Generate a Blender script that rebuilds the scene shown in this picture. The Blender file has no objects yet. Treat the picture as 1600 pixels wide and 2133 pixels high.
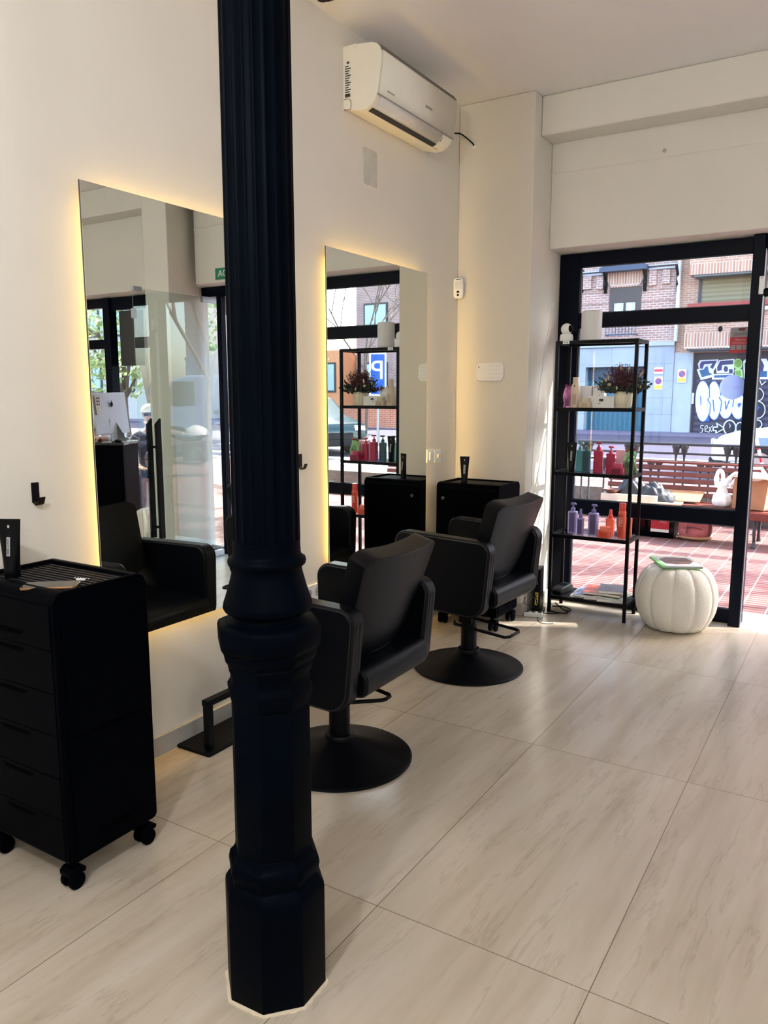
import bpy, bmesh, math, random
from mathutils import Vector, Matrix
PI = math.pi
C = bpy.context.scene.collection
SC = bpy.context.scene

# ------------------------------------------------------------------ camera
F_PX, YAW, PITCH, ROLL, EYE = 1617.9, math.radians(31.716), math.radians(8.725), math.radians(0.008), 1.422
fwd = Vector((-math.sin(YAW)*math.cos(PITCH), math.cos(YAW)*math.cos(PITCH), -math.sin(PITCH)))
rt0 = Vector((math.cos(YAW), math.sin(YAW), 0))
dn0 = fwd.cross(rt0)
RT = rt0*math.cos(ROLL) + dn0*math.sin(ROLL)
DN = -rt0*math.sin(ROLL) + dn0*math.cos(ROLL)
EYEV = Vector((0, 0, EYE))
cam = bpy.data.objects.new('camera', bpy.data.cameras.new('camera'))
C.objects.link(cam)
cam.data.sensor_fit = 'HORIZONTAL'
cam.data.sensor_width = 36
cam.data.lens = F_PX/1600*36
cam.data.clip_start = 0.05
cam.data.clip_end = 300
cam.matrix_world = Matrix(((RT.x, -DN.x, -fwd.x, 0), (RT.y, -DN.y, -fwd.y, 0), (RT.z, -DN.z, -fwd.z, EYE), (0, 0, 0, 1)))
SC.camera = cam

def at(px, py, axis, val):
    """world point seen at a photograph pixel, on the plane axis = val (used to measure flat facades)"""
    d = RT*((px-800)/F_PX) + DN*((py-1066.5)/F_PX) + fwd
    t = (val-EYEV[axis])/d[axis]
    return EYEV + d*t

# ------------------------------------------------------------------ light and exposure
SC.view_settings.view_transform = 'Standard'
SC.view_settings.look = 'None'
SC.view_settings.gamma = 1.0
SC.view_settings.exposure = 0.6
SC.view_settings.use_curve_mapping = False
SC.cycles.transparent_max_bounces = 24
SUN_DIR = Vector((.68, .325, .656)).normalized()
SUN_POWER = 13.0
SKY_POWER = 4.4
ROOM_POWER = 0.5
w = bpy.data.worlds.new('sky'); SC.world = w; w.use_nodes = True
nt = w.node_tree; nt.nodes.clear()
sky = nt.nodes.new('ShaderNodeTexSky'); sky.sky_type = 'NISHITA'; sky.sun_disc = False
sky.sun_elevation = math.asin(SUN_DIR.z); sky.sun_rotation = math.atan2(SUN_DIR.x, SUN_DIR.y)
sky.air_density = 1.0; sky.dust_density = 2.5; sky.ozone_density = 1.0
bg = nt.nodes.new('ShaderNodeBackground'); bg.inputs[1].default_value = SKY_POWER*0.24
wo = nt.nodes.new('ShaderNodeOutputWorld')
nt.links.new(sky.outputs[0], bg.inputs[0]); nt.links.new(bg.outputs[0], wo.inputs[0])
sl = bpy.data.lights.new('sun', 'SUN'); sl.energy = SUN_POWER; sl.angle = math.radians(.6); sl.color = (1, .95, .88)
so = bpy.data.objects.new('sun', sl); C.objects.link(so)
so.rotation_euler = (-SUN_DIR).to_track_quat('-Z', 'Y').to_euler(); so.location = (10, 10, 20)

def area(name, loc, sx, sy, power, color=(1, .975, .945), rot=(0, 0, 0), parent=None):
    l = bpy.data.lights.new(name, 'AREA'); l.shape = 'RECTANGLE'; l.size = sx; l.size_y = sy
    l.energy = power*ROOM_POWER; l.color = color
    o = bpy.data.objects.new(name, l); C.objects.link(o); o.location = loc; o.rotation_euler = rot
    if parent: o.parent = parent
    return o

# ------------------------------------------------------------------ materials
def lin(c):
    return tuple(((v/255)/12.92 if v/255 <= .04045 else ((v/255+.055)/1.055)**2.4) for v in c)

MATS = {}
def mat(name, rgb, rough=.5, metal=0, var=.06, scale=18, bump=0, spec=.5, emit=0, alpha=1, coat=0):
    """procedural principled material: noise varies the colour a little"""
    if name in MATS: return MATS[name]
    m = bpy.data.materials.new(name); m.use_nodes = True
    n = m.node_tree.nodes; L = m.node_tree.links
    p = n['Principled BSDF']
    c = lin(rgb)
    tc = n.new('ShaderNodeTexCoord'); nz = n.new('ShaderNodeTexNoise'); nz.inputs['Scale'].default_value = scale
    nz.inputs['Detail'].default_value = 3
    L.new(tc.outputs['Object'], nz.inputs['Vector'])
    rp = n.new('ShaderNodeValToRGB')
    rp.color_ramp.elements[0].position = .3; rp.color_ramp.elements[1].position = .7
    rp.color_ramp.elements[0].color = (*[v*(1-var) for v in c], 1)
    rp.color_ramp.elements[1].color = (*[min(1, v*(1+var)) for v in c], 1)
    L.new(nz.outputs['Fac'], rp.inputs['Fac']); L.new(rp.outputs['Color'], p.inputs['Base Color'])
    p.inputs['Roughness'].default_value = rough; p.inputs['Metallic'].default_value = metal
    p.inputs['Specular IOR Level'].default_value = spec
    p.inputs['Coat Weight'].default_value = coat
    if emit:
        L.new(rp.outputs['Color'], p.inputs['Emission Color']); p.inputs['Emission Strength'].default_value = emit
    if bump:
        b = n.new('ShaderNodeBump'); b.inputs['Strength'].default_value = bump; b.inputs['Distance'].default_value = .01
        L.new(nz.outputs['Fac'], b.inputs['Height']); L.new(b.outputs['Normal'], p.inputs['Normal'])
    MATS[name] = m
    return m

def film_mat(name, rgb, k=.55):
    """coloured film stuck on glass: lets part of the daylight through"""
    m = mat(name, rgb, .5); n = m.node_tree.nodes; L = m.node_tree.links
    p = n['Principled BSDF']; out = n['Material Output']; mx = n.new('ShaderNodeMixShader'); tl = n.new('ShaderNodeBsdfTranslucent')
    tl.inputs[0].default_value = (*lin(rgb), 1); mx.inputs[0].default_value = k
    L.new(p.outputs[0], mx.inputs[1]); L.new(tl.outputs[0], mx.inputs[2]); L.new(mx.outputs[0], out.inputs[0])
    return m

def glass_mat(name, tint=(.97, .985, .98), ior=1.5, rough=0.0, boost=1.0):
    if name in MATS: return MATS[name]
    m = bpy.data.materials.new(name); m.use_nodes = True
    n = m.node_tree.nodes; L = m.node_tree.links; n.clear()
    out = n.new('ShaderNodeOutputMaterial'); mix = n.new('ShaderNodeMixShader')
    tr = n.new('ShaderNodeBsdfTransparent'); tr.inputs[0].default_value = (*tint, 1)
    gl = n.new('ShaderNodeBsdfGlossy'); gl.inputs['Roughness'].default_value = rough
    fr = n.new('ShaderNodeFresnel'); fr.inputs[0].default_value = ior
    mu = n.new('ShaderNodeMath'); mu.operation = 'MULTIPLY'; mu.inputs[1].default_value = boost
    ge = n.new('ShaderNodeNewGeometry'); sb = n.new('ShaderNodeMath'); sb.operation = 'SUBTRACT'; sb.inputs[0].default_value = 1
    L.new(ge.outputs['Backfacing'], sb.inputs[1])          # a sheet reflects once, on the side the ray meets first
    m2_ = n.new('ShaderNodeMath'); m2_.operation = 'MULTIPLY'
    L.new(fr.outputs[0], mu.inputs[0]); L.new(mu.outputs[0], m2_.inputs[0]); L.new(sb.outputs[0], m2_.inputs[1]); L.new(m2_.outputs[0], mix.inputs[0])
    L.new(tr.outputs[0], mix.inputs[1]); L.new(gl.outputs[0], mix.inputs[2]); L.new(mix.outputs[0], out.inputs[0])
    MATS[name] = m
    return m

def mirror_mat():
    m = bpy.data.materials.new('mirror_silver'); m.use_nodes = True
    n = m.node_tree.nodes; L = m.node_tree.links; n.clear()
    out = n.new('ShaderNodeOutputMaterial'); gl = n.new('ShaderNodeBsdfGlossy')
    gl.inputs['Roughness'].default_value = 0; gl.inputs[0].default_value = (.84, .87, .83, 1)
    L.new(gl.outputs[0], out.inputs[0]); return m

def M_(n, op, a, b=None):
    x = n.new('ShaderNodeMath'); x.operation = op
    for i, v in enumerate((a, b)):
        if v is None: continue
        if isinstance(v, (int, float)): x.inputs[i].default_value = v
        else: x.id_data.links.new(v, x.inputs[i])
    return x.outputs[0]

def floor_mat():
    """large beige stone tiles 0.60 x 1.195 m: veins along y, offset tile by tile, thin dark joints"""
    m = bpy.data.materials.new('travertine_tile'); m.use_nodes = True
    n = m.node_tree.nodes; L = m.node_tree.links; p = n['Principled BSDF']
    g = n.new('ShaderNodeNewGeometry'); s = n.new('ShaderNodeSeparateXYZ'); L.new(g.outputs['Position'], s.inputs[0])
    ux = M_(n, 'DIVIDE', M_(n, 'ADD', s.outputs[0], 1.06+.6015*20), .6015)
    uy = M_(n, 'DIVIDE', M_(n, 'ADD', s.outputs[1], -4.066+1.1935*20), 1.1935)
    fx = M_(n, 'FRACT', ux); fy = M_(n, 'FRACT', uy); ix = M_(n, 'FLOOR', ux); iy = M_(n, 'FLOOR', uy)
    dx = M_(n, 'MULTIPLY', M_(n, 'MINIMUM', fx, M_(n, 'SUBTRACT', 1, fx)), .6015)
    dy = M_(n, 'MULTIPLY', M_(n, 'MINIMUM', fy, M_(n, 'SUBTRACT', 1, fy)), 1.1935)
    joint = M_(n, 'LESS_THAN', M_(n, 'MINIMUM', dx, dy), .0012)
    # texture space: stretched along y, shifted per tile
    cx = n.new('ShaderNodeCombineXYZ')
    L.new(M_(n, 'ADD', M_(n, 'MULTIPLY', s.outputs[0], 1.0), M_(n, 'MULTIPLY', s.outputs[1], -.06)), cx.inputs[0])
    L.new(M_(n, 'MULTIPLY', s.outputs[1], .12), cx.inputs[1])
    L.new(M_(n, 'ADD', M_(n, 'MULTIPLY', ix, 7.31), M_(n, 'MULTIPLY', iy, 3.17)), cx.inputs[2])
    def noise(scale, detail, dist, rough=.55):
        t = n.new('ShaderNodeTexNoise'); L.new(cx.outputs[0], t.inputs['Vector'])
        t.inputs['Scale'].default_value = scale; t.inputs['Detail'].default_value = detail
        t.inputs['Distortion'].default_value = dist; t.inputs['Roughness'].default_value = rough
        return t.outputs['Fac']
    def ramp(fac, stops):
        r = n.new('ShaderNodeValToRGB'); L.new(fac, r.inputs[0]); e = r.color_ramp.elements
        e[0].position, e[0].color = stops[0][0], (*stops[0][1], 1); e[1].position, e[1].color = stops[-1][0], (*stops[-1][1], 1)
        for q, c in stops[1:-1]:
            k = e.new(q); k.color = (*c, 1)
        return r.outputs[0]
    base = ramp(noise(9, 6, .25), [(.25, lin((174, 161, 142))), (.5, lin((191, 179, 162))), (.75, lin((201, 192, 178)))])
    # thin wandering veins where a noise crosses its middle value
    v1 = M_(n, 'ABSOLUTE', M_(n, 'SUBTRACT', noise(6.0, 7, .12, .6), .5))
    vein = ramp(v1, [(0, (.60, .56, .50)), (.005, (.86, .84, .81)), (.014, (1, 1, 1))])
    streak = ramp(noise(30, 6, .2, .6), [(.3, (.955, .945, .935)), (.6, (1, 1, 1))])
    def mul(a, b, f=1.0):
        x = n.new('ShaderNodeMix'); x.data_type = 'RGBA'; x.blend_type = 'MULTIPLY'; x.inputs[0].default_value = f
        L.new(a, x.inputs[6]); L.new(b, x.inputs[7]); return x.outputs[2]
    msk = noise(1.7, 2, 0)
    col = mul(mul(base, vein, .36), streak)
    jm = n.new('ShaderNodeMix'); jm.data_type = 'RGBA'; L.new(joint, jm.inputs[0]); L.new(col, jm.inputs[6])
    jm.inputs[7].default_value = (*lin((118, 102, 84)), 1)
    L.new(jm.outputs[2], p.inputs['Base Color'])
    rr = n.new('ShaderNodeMapRange'); L.new(msk, rr.inputs[0]); rr.inputs[3].default_value = .17; rr.inputs[4].default_value = .26
    L.new(rr.outputs[0], p.inputs['Roughness'])
    p.inputs['Specular IOR Level'].default_value = .7
    return m

def brick_mat(name, c1, c2, mortar, sx, sy, axis='XZ', msize=.012, rough=.85, rot=0):
    m = bpy.data.materials.new(name); m.use_nodes = True
    n = m.node_tree.nodes; L = m.node_tree.links; p = n['Principled BSDF']
    g = n.new('ShaderNodeNewGeometry'); s = n.new('ShaderNodeSeparateXYZ'); L.new(g.outputs['Position'], s.inputs[0])
    cx = n.new('ShaderNodeCombineXYZ')
    ax = {'X': 0, 'Y': 1, 'Z': 2}
    L.new(s.outputs[ax[axis[0]]], cx.inputs[0]); L.new(s.outputs[ax[axis[1]]], cx.inputs[1])
    mp = n.new('ShaderNodeMapping'); L.new(cx.outputs[0], mp.inputs[0]); mp.inputs['Rotation'].default_value = (0, 0, rot)
    b = n.new('ShaderNodeTexBrick'); L.new(mp.outputs[0], b.inputs['Vector'])
    b.inputs['Color1'].default_value = (*lin(c1), 1); b.inputs['Color2'].default_value = (*lin(c2), 1)
    b.inputs['Mortar'].default_value = (*lin(mortar), 1); b.inputs['Scale'].default_value = 1
    b.inputs['Mortar Size'].default_value = msize; b.inputs['Brick Width'].default_value = sx; b.inputs['Row Height'].default_value = sy
    nz = n.new('ShaderNodeTexNoise'); nz.inputs['Scale'].default_value = .9; nz.inputs['Detail'].default_value = 5
    L.new(g.outputs['Position'], nz.inputs['Vector'])
    r = n.new('ShaderNodeValToRGB'); L.new(nz.outputs['Fac'], r.inputs[0])
    r.color_ramp.elements[0].color = (.8, .8, .82, 1); r.color_ramp.elements[0].position = .3
    r.color_ramp.elements[1].color = (1.08, 1.06, 1.05, 1); r.color_ramp.elements[1].position = .7
    x = n.new('ShaderNodeMix'); x.data_type = 'RGBA'; x.blend_type = 'MULTIPLY'; x.inputs[0].default_value = .8
    L.new(b.outputs['Color'], x.inputs[6]); L.new(r.outputs[0], x.inputs[7]); L.new(x.outputs[2], p.inputs['Base Color'])
    p.inputs['Roughness'].default_value = rough
    return m

def ribs_mat(name, rgb, axis, pitch, depth=.25, rough=.6, metal=0):
    """corrugated sheet: a sine along one axis drives bump and a slight tone"""
    m = bpy.data.materials.new(name); m.use_nodes = True
    n = m.node_tree.nodes; L = m.node_tree.links; p = n['Principled BSDF']
    g = n.new('ShaderNodeNewGeometry'); s = n.new('ShaderNodeSeparateXYZ'); L.new(g.outputs['Position'], s.inputs[0])
    sn = M_(n, 'SINE', M_(n, 'MULTIPLY', s.outputs[axis], 2*PI/pitch))
    r = n.new('ShaderNodeValToRGB'); L.new(M_(n, 'ADD', M_(n, 'MULTIPLY', sn, .5), .5), r.inputs[0])
    c = lin(rgb)
    r.color_ramp.elements[0].color = (*[v*(1-depth) for v in c], 1); r.color_ramp.elements[1].color = (*c, 1)
    L.new(r.outputs[0], p.inputs['Base Color']); p.inputs['Roughness'].default_value = rough; p.inputs['Metallic'].default_value = metal
    b = n.new('ShaderNodeBump'); b.inputs['Strength'].default_value = .5; b.inputs['Distance'].default_value = .02
    L.new(sn, b.inputs['Height']); L.new(b.outputs['Normal'], p.inputs['Normal'])
    return m

WALL = mat('wall_paint', (230, 225, 215), .75, var=.015, scale=3, bump=.02, spec=.25)
CEIL = mat('ceiling_paint', (246, 242, 240), .8, var=.01, scale=3, spec=.2)
BASEB = mat('baseboard_grey', (176, 172, 167), .5, var=.03)
BLACK = mat('black_metal', (4, 5, 9), .42, var=.15, spec=.14)
IRON = mat('iron_paint', (1, 4, 11), .45, var=.25, scale=9, bump=.06, spec=.022)
FRAME = mat('frame_paint', (2, 7, 22), .4, var=.1, spec=.1)
LEATHER = mat('black_leather', (4, 6, 12), .38, var=.12, scale=60, bump=.06, spec=.17)
PIPING = mat('leather_piping', (8, 8, 11), .45, var=.1)
PLASTIC = mat('black_plastic', (1, 2, 6), .45, var=.12, scale=40, spec=.02)
CHROME = mat('chrome', (205, 205, 208), .18, 1, var=.03)
STEEL = mat('brushed_steel', (170, 172, 175), .35, 1, var=.05)
WHITE = mat('white_plastic', (246, 246, 244), .35, var=.015)
OFFWH = mat('cream_plastic', (238, 234, 220), .3, var=.015)
GREYD = mat('dark_grey', (60, 60, 64), .5)
GLASS = glass_mat('window_glass')
DGLASS = glass_mat('door_glass', (.90, .95, .93), 1.5, 0, 2.6)
SGLASS = glass_mat('shelf_glass', (.86, .90, .90), 1.5, .02, 1.0)
MIRROR = mirror_mat()
LED = mat('led_warm', (255, 210, 108), .5, var=0, emit=24)
PAPER = mat('paper_white', (238, 236, 230), .7, var=.03)

# ------------------------------------------------------------------ mesh helpers
class MB:
    """collects shapes into one bmesh; build() links it as one object"""
    def __init__(s): s.bm = bmesh.new(); s.mi = 0
    def _n(s, faces):
        for f in faces: f.material_index = s.mi
    def face(s, pts):
        f = s.bm.faces.new([s.bm.verts.new(p) for p in pts]); s._n([f]); return f
    def box(s, x0, x1, y0, y1, z0, z1):
        v = [s.bm.verts.new(p) for p in ((x0,y0,z0),(x1,y0,z0),(x1,y1,z0),(x0,y1,z0),(x0,y0,z1),(x1,y0,z1),(x1,y1,z1),(x0,y1,z1))]
        s._n([s.bm.faces.new([v[i] for i in q]) for q in ((0,3,2,1),(4,5,6,7),(0,1,5,4),(1,2,6,5),(2,3,7,6),(3,0,4,7))]); return s
    def boxm(s, mtx, sx, sy, sz):
        r = bmesh.ops.create_cube(s.bm, size=1, matrix=mtx @ Matrix.Diagonal((sx, sy, sz, 1)))
        s._n({f for v in r['verts'] for f in v.link_faces}); return s
    def prism(s, poly, axis, a, b):
        """poly of 2D points extruded along axis from a to b; 2D = the other two axes in order"""
        def p3(q, t):
            l = list(q); l.insert(axis, t); return l
        A = [s.bm.verts.new(p3(q, a)) for q in poly]; B = [s.bm.verts.new(p3(q, b)) for q in poly]
        k = len(poly); fs = [s.bm.faces.new(A), s.bm.faces.new(B[::-1])]
        for i in range(k): fs.append(s.bm.faces.new((A[i], B[i], B[(i+1) % k], A[(i+1) % k])))
        s._n(fs); return s
    def lathe(s, prof, n=32, c=(0, 0), rot=0, cap=True, flute=None):
        """prof = [(r, z)...] from bottom up about a vertical axis; flute(angle, r, z) may change r"""
        rings = []
        for r, z in prof:
            ring = []
            for i in range(n):
                a = rot + 2*PI*i/n
                rr = flute(a, r, z) if flute else r
                ring.append(s.bm.verts.new((c[0]+rr*math.cos(a), c[1]+rr*math.sin(a), z)))
            rings.append(ring)
        fs = []
        for A, B in zip(rings, rings[1:]):
            for i in range(n): fs.append(s.bm.faces.new((A[i], A[(i+1) % n], B[(i+1) % n], B[i])))
        if cap:
            fs.append(s.bm.faces.new(rings[0][::-1])); fs.append(s.bm.faces.new(rings[-1]))
        s._n(fs); return s
    def tube(s, pts, r, n=8, closed=False, flat=None):
        """round bar along a path; r a number or a list"""
        P = [Vector(p) for p in pts]; k = len(P); rings = []
        up = None
        for i in range(k):
            a = P[(i-1) % k] if (closed or i > 0) else P[i]; b = P[(i+1) % k] if (closed or i < k-1) else P[i]
            d = (b-a)
            if d.length < 1e-9: d = Vector((0, 0, 1))
            d.normalize()
            if up is None:
                up = Vector((0, 0, 1)) if abs(d.z) < .9 else Vector((1, 0, 0))
            u = up - d*up.dot(d)
            if u.length < 1e-4: u = Vector((1, 0, 0)) - d*d.x
            u.normalize(); v = d.cross(u); up = u
            rr = r[i] if isinstance(r, (list, tuple)) else r
            ring = []
            for j in range(n):
                t = 2*PI*j/n
                ring.append(s.bm.verts.new(P[i] + u*(rr*math.cos(t)) + v*((flat or 1)*rr*math.sin(t))))
            rings.append(ring)
        fs = []
        for i in range(k if closed else k-1):
            A, B = rings[i], rings[(i+1) % k]
            for j in range(n): fs.append(s.bm.faces.new((A[j], A[(j+1) % n], B[(j+1) % n], B[j])))
        if not closed:
            fs.append(s.bm.faces.new(rings[0][::-1])); fs.append(s.bm.faces.new(rings[-1]))
        s._n(fs); return s
    def cyl(s, a, b, r, n=20): return s.tube([a, b], r, n)
    def sph(s, c, rx, ry=None, rz=None, n=16):
        ry = rx if ry is None else ry; rz = rx if rz is None else rz
        m = Matrix.Translation(c) @ Matrix.Diagonal((rx, ry, rz, 1))
        r = bmesh.ops.create_uvsphere(s.bm, u_segments=n, v_segments=max(6, n//2), radius=1, matrix=m)
        s._n({f for v in r['verts'] for f in v.link_faces}); return s
    def grid(s, fn, nu, nv, closed_u=False):
        V = [[s.bm.verts.new(fn(i/nu, j/nv)) for j in range(nv+1)] for i in range(nu + (0 if closed_u else 1))]
        fs = []
        for i in range(nu):
            A, B = V[i], V[(i+1) % len(V)]
            for j in range(nv): fs.append(s.bm.faces.new((A[j], B[j], B[j+1], A[j+1])))
        s._n(fs); return s
    def build(s, name, m, parent=None, smooth=False, bevel=0, seg=2, angle=40, solid=0, offset=0, sub=0, kind=None, label=None):
        bmesh.ops.recalc_face_normals(s.bm, faces=s.bm.faces[:])
        me = bpy.data.meshes.new(name); s.bm.to_mesh(me); s.bm.free()
        ms = m if isinstance(m, (list, tuple)) else [m]
        for q in ms: me.materials.append(q)
        if smooth:
            for p in me.polygons: p.use_smooth = True
            me.set_sharp_from_angle(angle=math.radians(angle))
        o = bpy.data.objects.new(name, me); C.objects.link(o)
        if parent: o.parent = parent
        if solid:
            q = o.modifiers.new('solid', 'SOLIDIFY'); q.thickness = solid; q.offset = offset
        if bevel:
            q = o.modifiers.new('bevel', 'BEVEL'); q.width = bevel; q.segments = seg; q.limit_method = 'ANGLE'; q.angle_limit = math.radians(35)
            for p in me.polygons: p.use_smooth = True
            q.harden_normals = False
            me.set_sharp_from_angle(angle=math.radians(75))
        if sub:
            q = o.modifiers.new('sub', 'SUBSURF'); q.levels = sub; q.render_levels = sub
        if kind: o['kind'] = kind
        if label: o['label'] = label
        return o

def cat(P, n=6):
    """smooth path through the points"""
    P = [Vector(p) for p in P]; out = []
    for i in range(len(P)-1):
        a, b, c, d = P[max(i-1, 0)], P[i], P[i+1], P[min(i+2, len(P)-1)]
        for k in range(n):
            q = k/n; out.append(.5*(2*b+(c-a)*q+(2*a-5*b+4*c-d)*q*q+(3*b-a-3*c+d)*q**3))
    out.append(P[-1]); return out

def tag(o, label, cat, group=None, kind=None):
    o['label'] = label; o['category'] = cat
    if group: o['group'] = group
    if kind: o['kind'] = kind
    return o
def thing(name, label, cat, loc=(0, 0, 0), rz=0, group=None):
    o = bpy.data.objects.new(name, None); C.objects.link(o); o.empty_display_size = .1
    o.location = loc; o.rotation_euler = (0, 0, rz)
    return tag(o, label, cat, group)
def dup(root, loc, rz, label, group=None):
    r = root.copy(); C.objects.link(r); r.location = loc; r.rotation_euler = (0, 0, rz); r['label'] = label
    if group: r['group'] = group
    for ch in list(root.children):
        c = ch.copy(); C.objects.link(c); c.parent = r
        for g in list(ch.children):
            d = g.copy(); C.objects.link(d); d.parent = c
    return r
def rrect(w, h, r, n=6, cx=0, cy=0):
    out = []
    for (sx, sy, a0) in ((1, -1, -PI/2), (1, 1, 0), (-1, 1, PI/2), (-1, -1, PI)):
        for i in range(n+1):
            a = a0 + PI/2*i/n
            out.append((cx+sx*(w/2-r)+r*math.cos(a), cy+sy*(h/2-r)+r*math.sin(a)))
    return out
def rpoly(pts, rad, n=7):
    """round the corners of a 2D polygon"""
    out = []; k = len(pts)
    for i in range(k):
        p = Vector(pts[i]); a = Vector(pts[i-1]); b = Vector(pts[(i+1) % k])
        r = rad[i] if isinstance(rad, (list, tuple)) else rad
        da = (a-p).normalized(); db = (b-p).normalized()
        ang = da.angle(db); t = r/math.tan(ang/2)
        c = p + (da+db).normalized()*(r/math.sin(ang/2))
        s = (p+da*t)-c; e = (p+db*t)-c
        a0 = math.atan2(s.y, s.x); a1 = math.atan2(e.y, e.x); d = (a1-a0+PI) % (2*PI) - PI
        for j in range(n+1):
            q = a0 + d*j/n; out.append((c.x+r*math.cos(q), c.y+r*math.sin(q)))
    return out
def text(name, body, size, origin, right, up, m, parent=None, extrude=.0006, align='CENTER', sx=1.0, space=1.0):
    cu = bpy.data.curves.new(name, 'FONT'); cu.body = body; cu.size = size; cu.extrude = extrude
    cu.align_x = align; cu.align_y = 'CENTER'; cu.space_character = space
    o = bpy.data.objects.new(name, cu); C.objects.link(o); cu.materials.append(m)
    r = Vector(right).normalized(); u = Vector(up).normalized(); nrm = r.cross(u)
    o.matrix_world = Matrix(((r.x*sx, u.x, nrm.x, origin[0]), (r.y*sx, u.y, nrm.y, origin[1]), (r.z*sx, u.z, nrm.z, origin[2]), (0, 0, 0, 1)))
    me = bpy.data.meshes.new_from_object(o.evaluated_get(bpy.context.evaluated_depsgraph_get()))
    q = bpy.data.objects.new(name, me); C.objects.link(q); q.matrix_world = o.matrix_world.copy()
    bpy.data.objects.remove(o); q.name = name
    if parent: q.parent = parent
    return q

# ================================================================== THE ROOM
XW, CZ = -2.289, 3.168          # left wall, ceiling height
XR, YB = 3.4, -2.6              # right and back walls
YF = 4.895                      # inner face of the front wall above the openings
FMAT = floor_mat()
MB().box(XW-.1, XR+.1, YB-.1, 5.14, -.08, 0).build('floor', FMAT, kind='structure')
MB().box(XW-.1, XR+.1, YB-.1, 5.5, CZ, CZ+.12).build('ceiling', CEIL, kind='structure')
MB().box(XW-.12, XW, YB-.1, 5.5, 0, CZ).build('wall_left', WALL, kind='structure')
MB().box(XR, XR+.12, YB-.1, 5.5, 0, CZ).build('wall_right', WALL, kind='structure')
MB().box(XW, XR, YB-.12, YB, 0, CZ).build('wall_back', WALL, kind='structure')
# front wall: corner pilaster, pillar, lintel and ceiling beam in one shell
b = MB()
b.box(XW, -1.797, 4.594, 5.45, 0, CZ)                                   # corner pilaster
b.prism([(.366, 4.594), (.645, 4.594), (.645, 5.2), (.53, 5.2), (.46, 5.05)], 2, 0, CZ)   # pillar beside the door, splayed reveal
b.box(-1.797, .366, YF, 5.45, 2.318, CZ); b.box(.645, XR, YF, 5.45, 2.318, CZ)
b.box(.40, .645, 5.0, 5.45, 2.318, CZ)
b.box(2.95, XR, YF, 5.45, 0, 2.318)
b.build('wall_front', WALL, kind='structure', bevel=.006, seg=2)
b = MB(); b.box(-1.797, .366, 4.70, YF, 2.942, CZ); b.box(.645, XR, 4.70, YF, 2.942, CZ)
b.build('trim_1', WALL, kind='structure', bevel=.008)
MB().prism([(YF-.0035, 2.765), (YF, 2.772), (YF, 2.76)], 0, -1.797, .366).build('trim_2', WALL, kind='structure')
b = MB(); b.box(XW, XW+.012, YB, 4.594, 0, .081); b.build('baseboard_left', BASEB, kind='structure', bevel=.003)
b = MB(); b.box(XW+.012, -1.797+.012, 4.582, 4.594, 0, .081); b.box(-1.797, -1.785, 4.594, 5.08, 0, .081)
b.build('baseboard_front', BASEB, kind='structure', bevel=.003)

# shop window: black metal frame, three panes
FY0, FY1 = 5.108, 5.17
def window(name, x0, x1, panes_z, xin0, xin1):
    root = bpy.data.objects.new(name, None); C.objects.link(root); root['kind'] = 'structure'
    f = MB(); zs = [0.0] + [v for p in panes_z for v in p] + [2.312]
    f.box(x0, xin0, FY0, FY1, 0, 2.312); f.box(xin1, x1, FY0, FY1, 0, 2.312)
    for i in range(0, len(zs), 2): f.box(xin0, xin1, FY0, FY1, zs[i], zs[i+1])
    f.build('window_frame', FRAME, root, bevel=.004)
    for (a, c) in panes_z:
        MB().box(xin0-.004, xin1+.004, 5.136, 5.142, a-.004, c+.004).build('pane', GLASS, root)
        s = MB(); s.box(xin0, xin1, 5.126, 5.135, a, a+.006); s.box(xin0, xin1, 5.126, 5.135, c-.006, c)
        s.box(xin0, xin0+.006, 5.126, 5.135, a, c); s.box(xin1-.006, xin1, 5.126, 5.135, a, c)
        s.build('glazing_bead', GREYD, root)
    return root
win1 = window('window_1', -1.797, -.60, [(.085, .615), (.708, 1.844), (1.932, 2.228)], -1.66, -.63)
win2 = bpy.data.objects.new('window_2', None); C.objects.link(win2); win2['kind'] = 'structure'
f = MB(); f.box(.645, .71, FY0, FY1, 0, 2.312); f.box(1.70, 1.79, FY0-.03, FY1, 0, 2.312); f.box(2.89, 2.95, FY0, FY1, 0, 2.312)
f.box(.71, 1.70, FY0, FY1, 2.2, 2.312); f.box(.71, 1.70, FY0, FY1, 0, .085)
for (a_, c_) in ((0, .085), (1.844, 1.932), (2.228, 2.312)): f.box(1.79, 2.89, FY0, FY1, a_, c_)
f.build('window_frame', FRAME, win2, bevel=.004)
for q in ((.706, 1.704, .081, 2.204), (1.786, 2.894, .081, 1.848), (1.786, 2.894, 1.928, 2.232)):
    MB().box(q[0], q[1], 5.136, 5.142, q[2], q[3]).build('pane', GLASS, win2)
bn = MB(); bn.box(1.36, 1.69, 5.19, 5.2, 1.68, 2.2)
o = bn.build('window_banner', GREYD); tag(o, 'dark hanging panel in the window beyond the desk, seen in the first mirror', 'panel')
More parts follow.
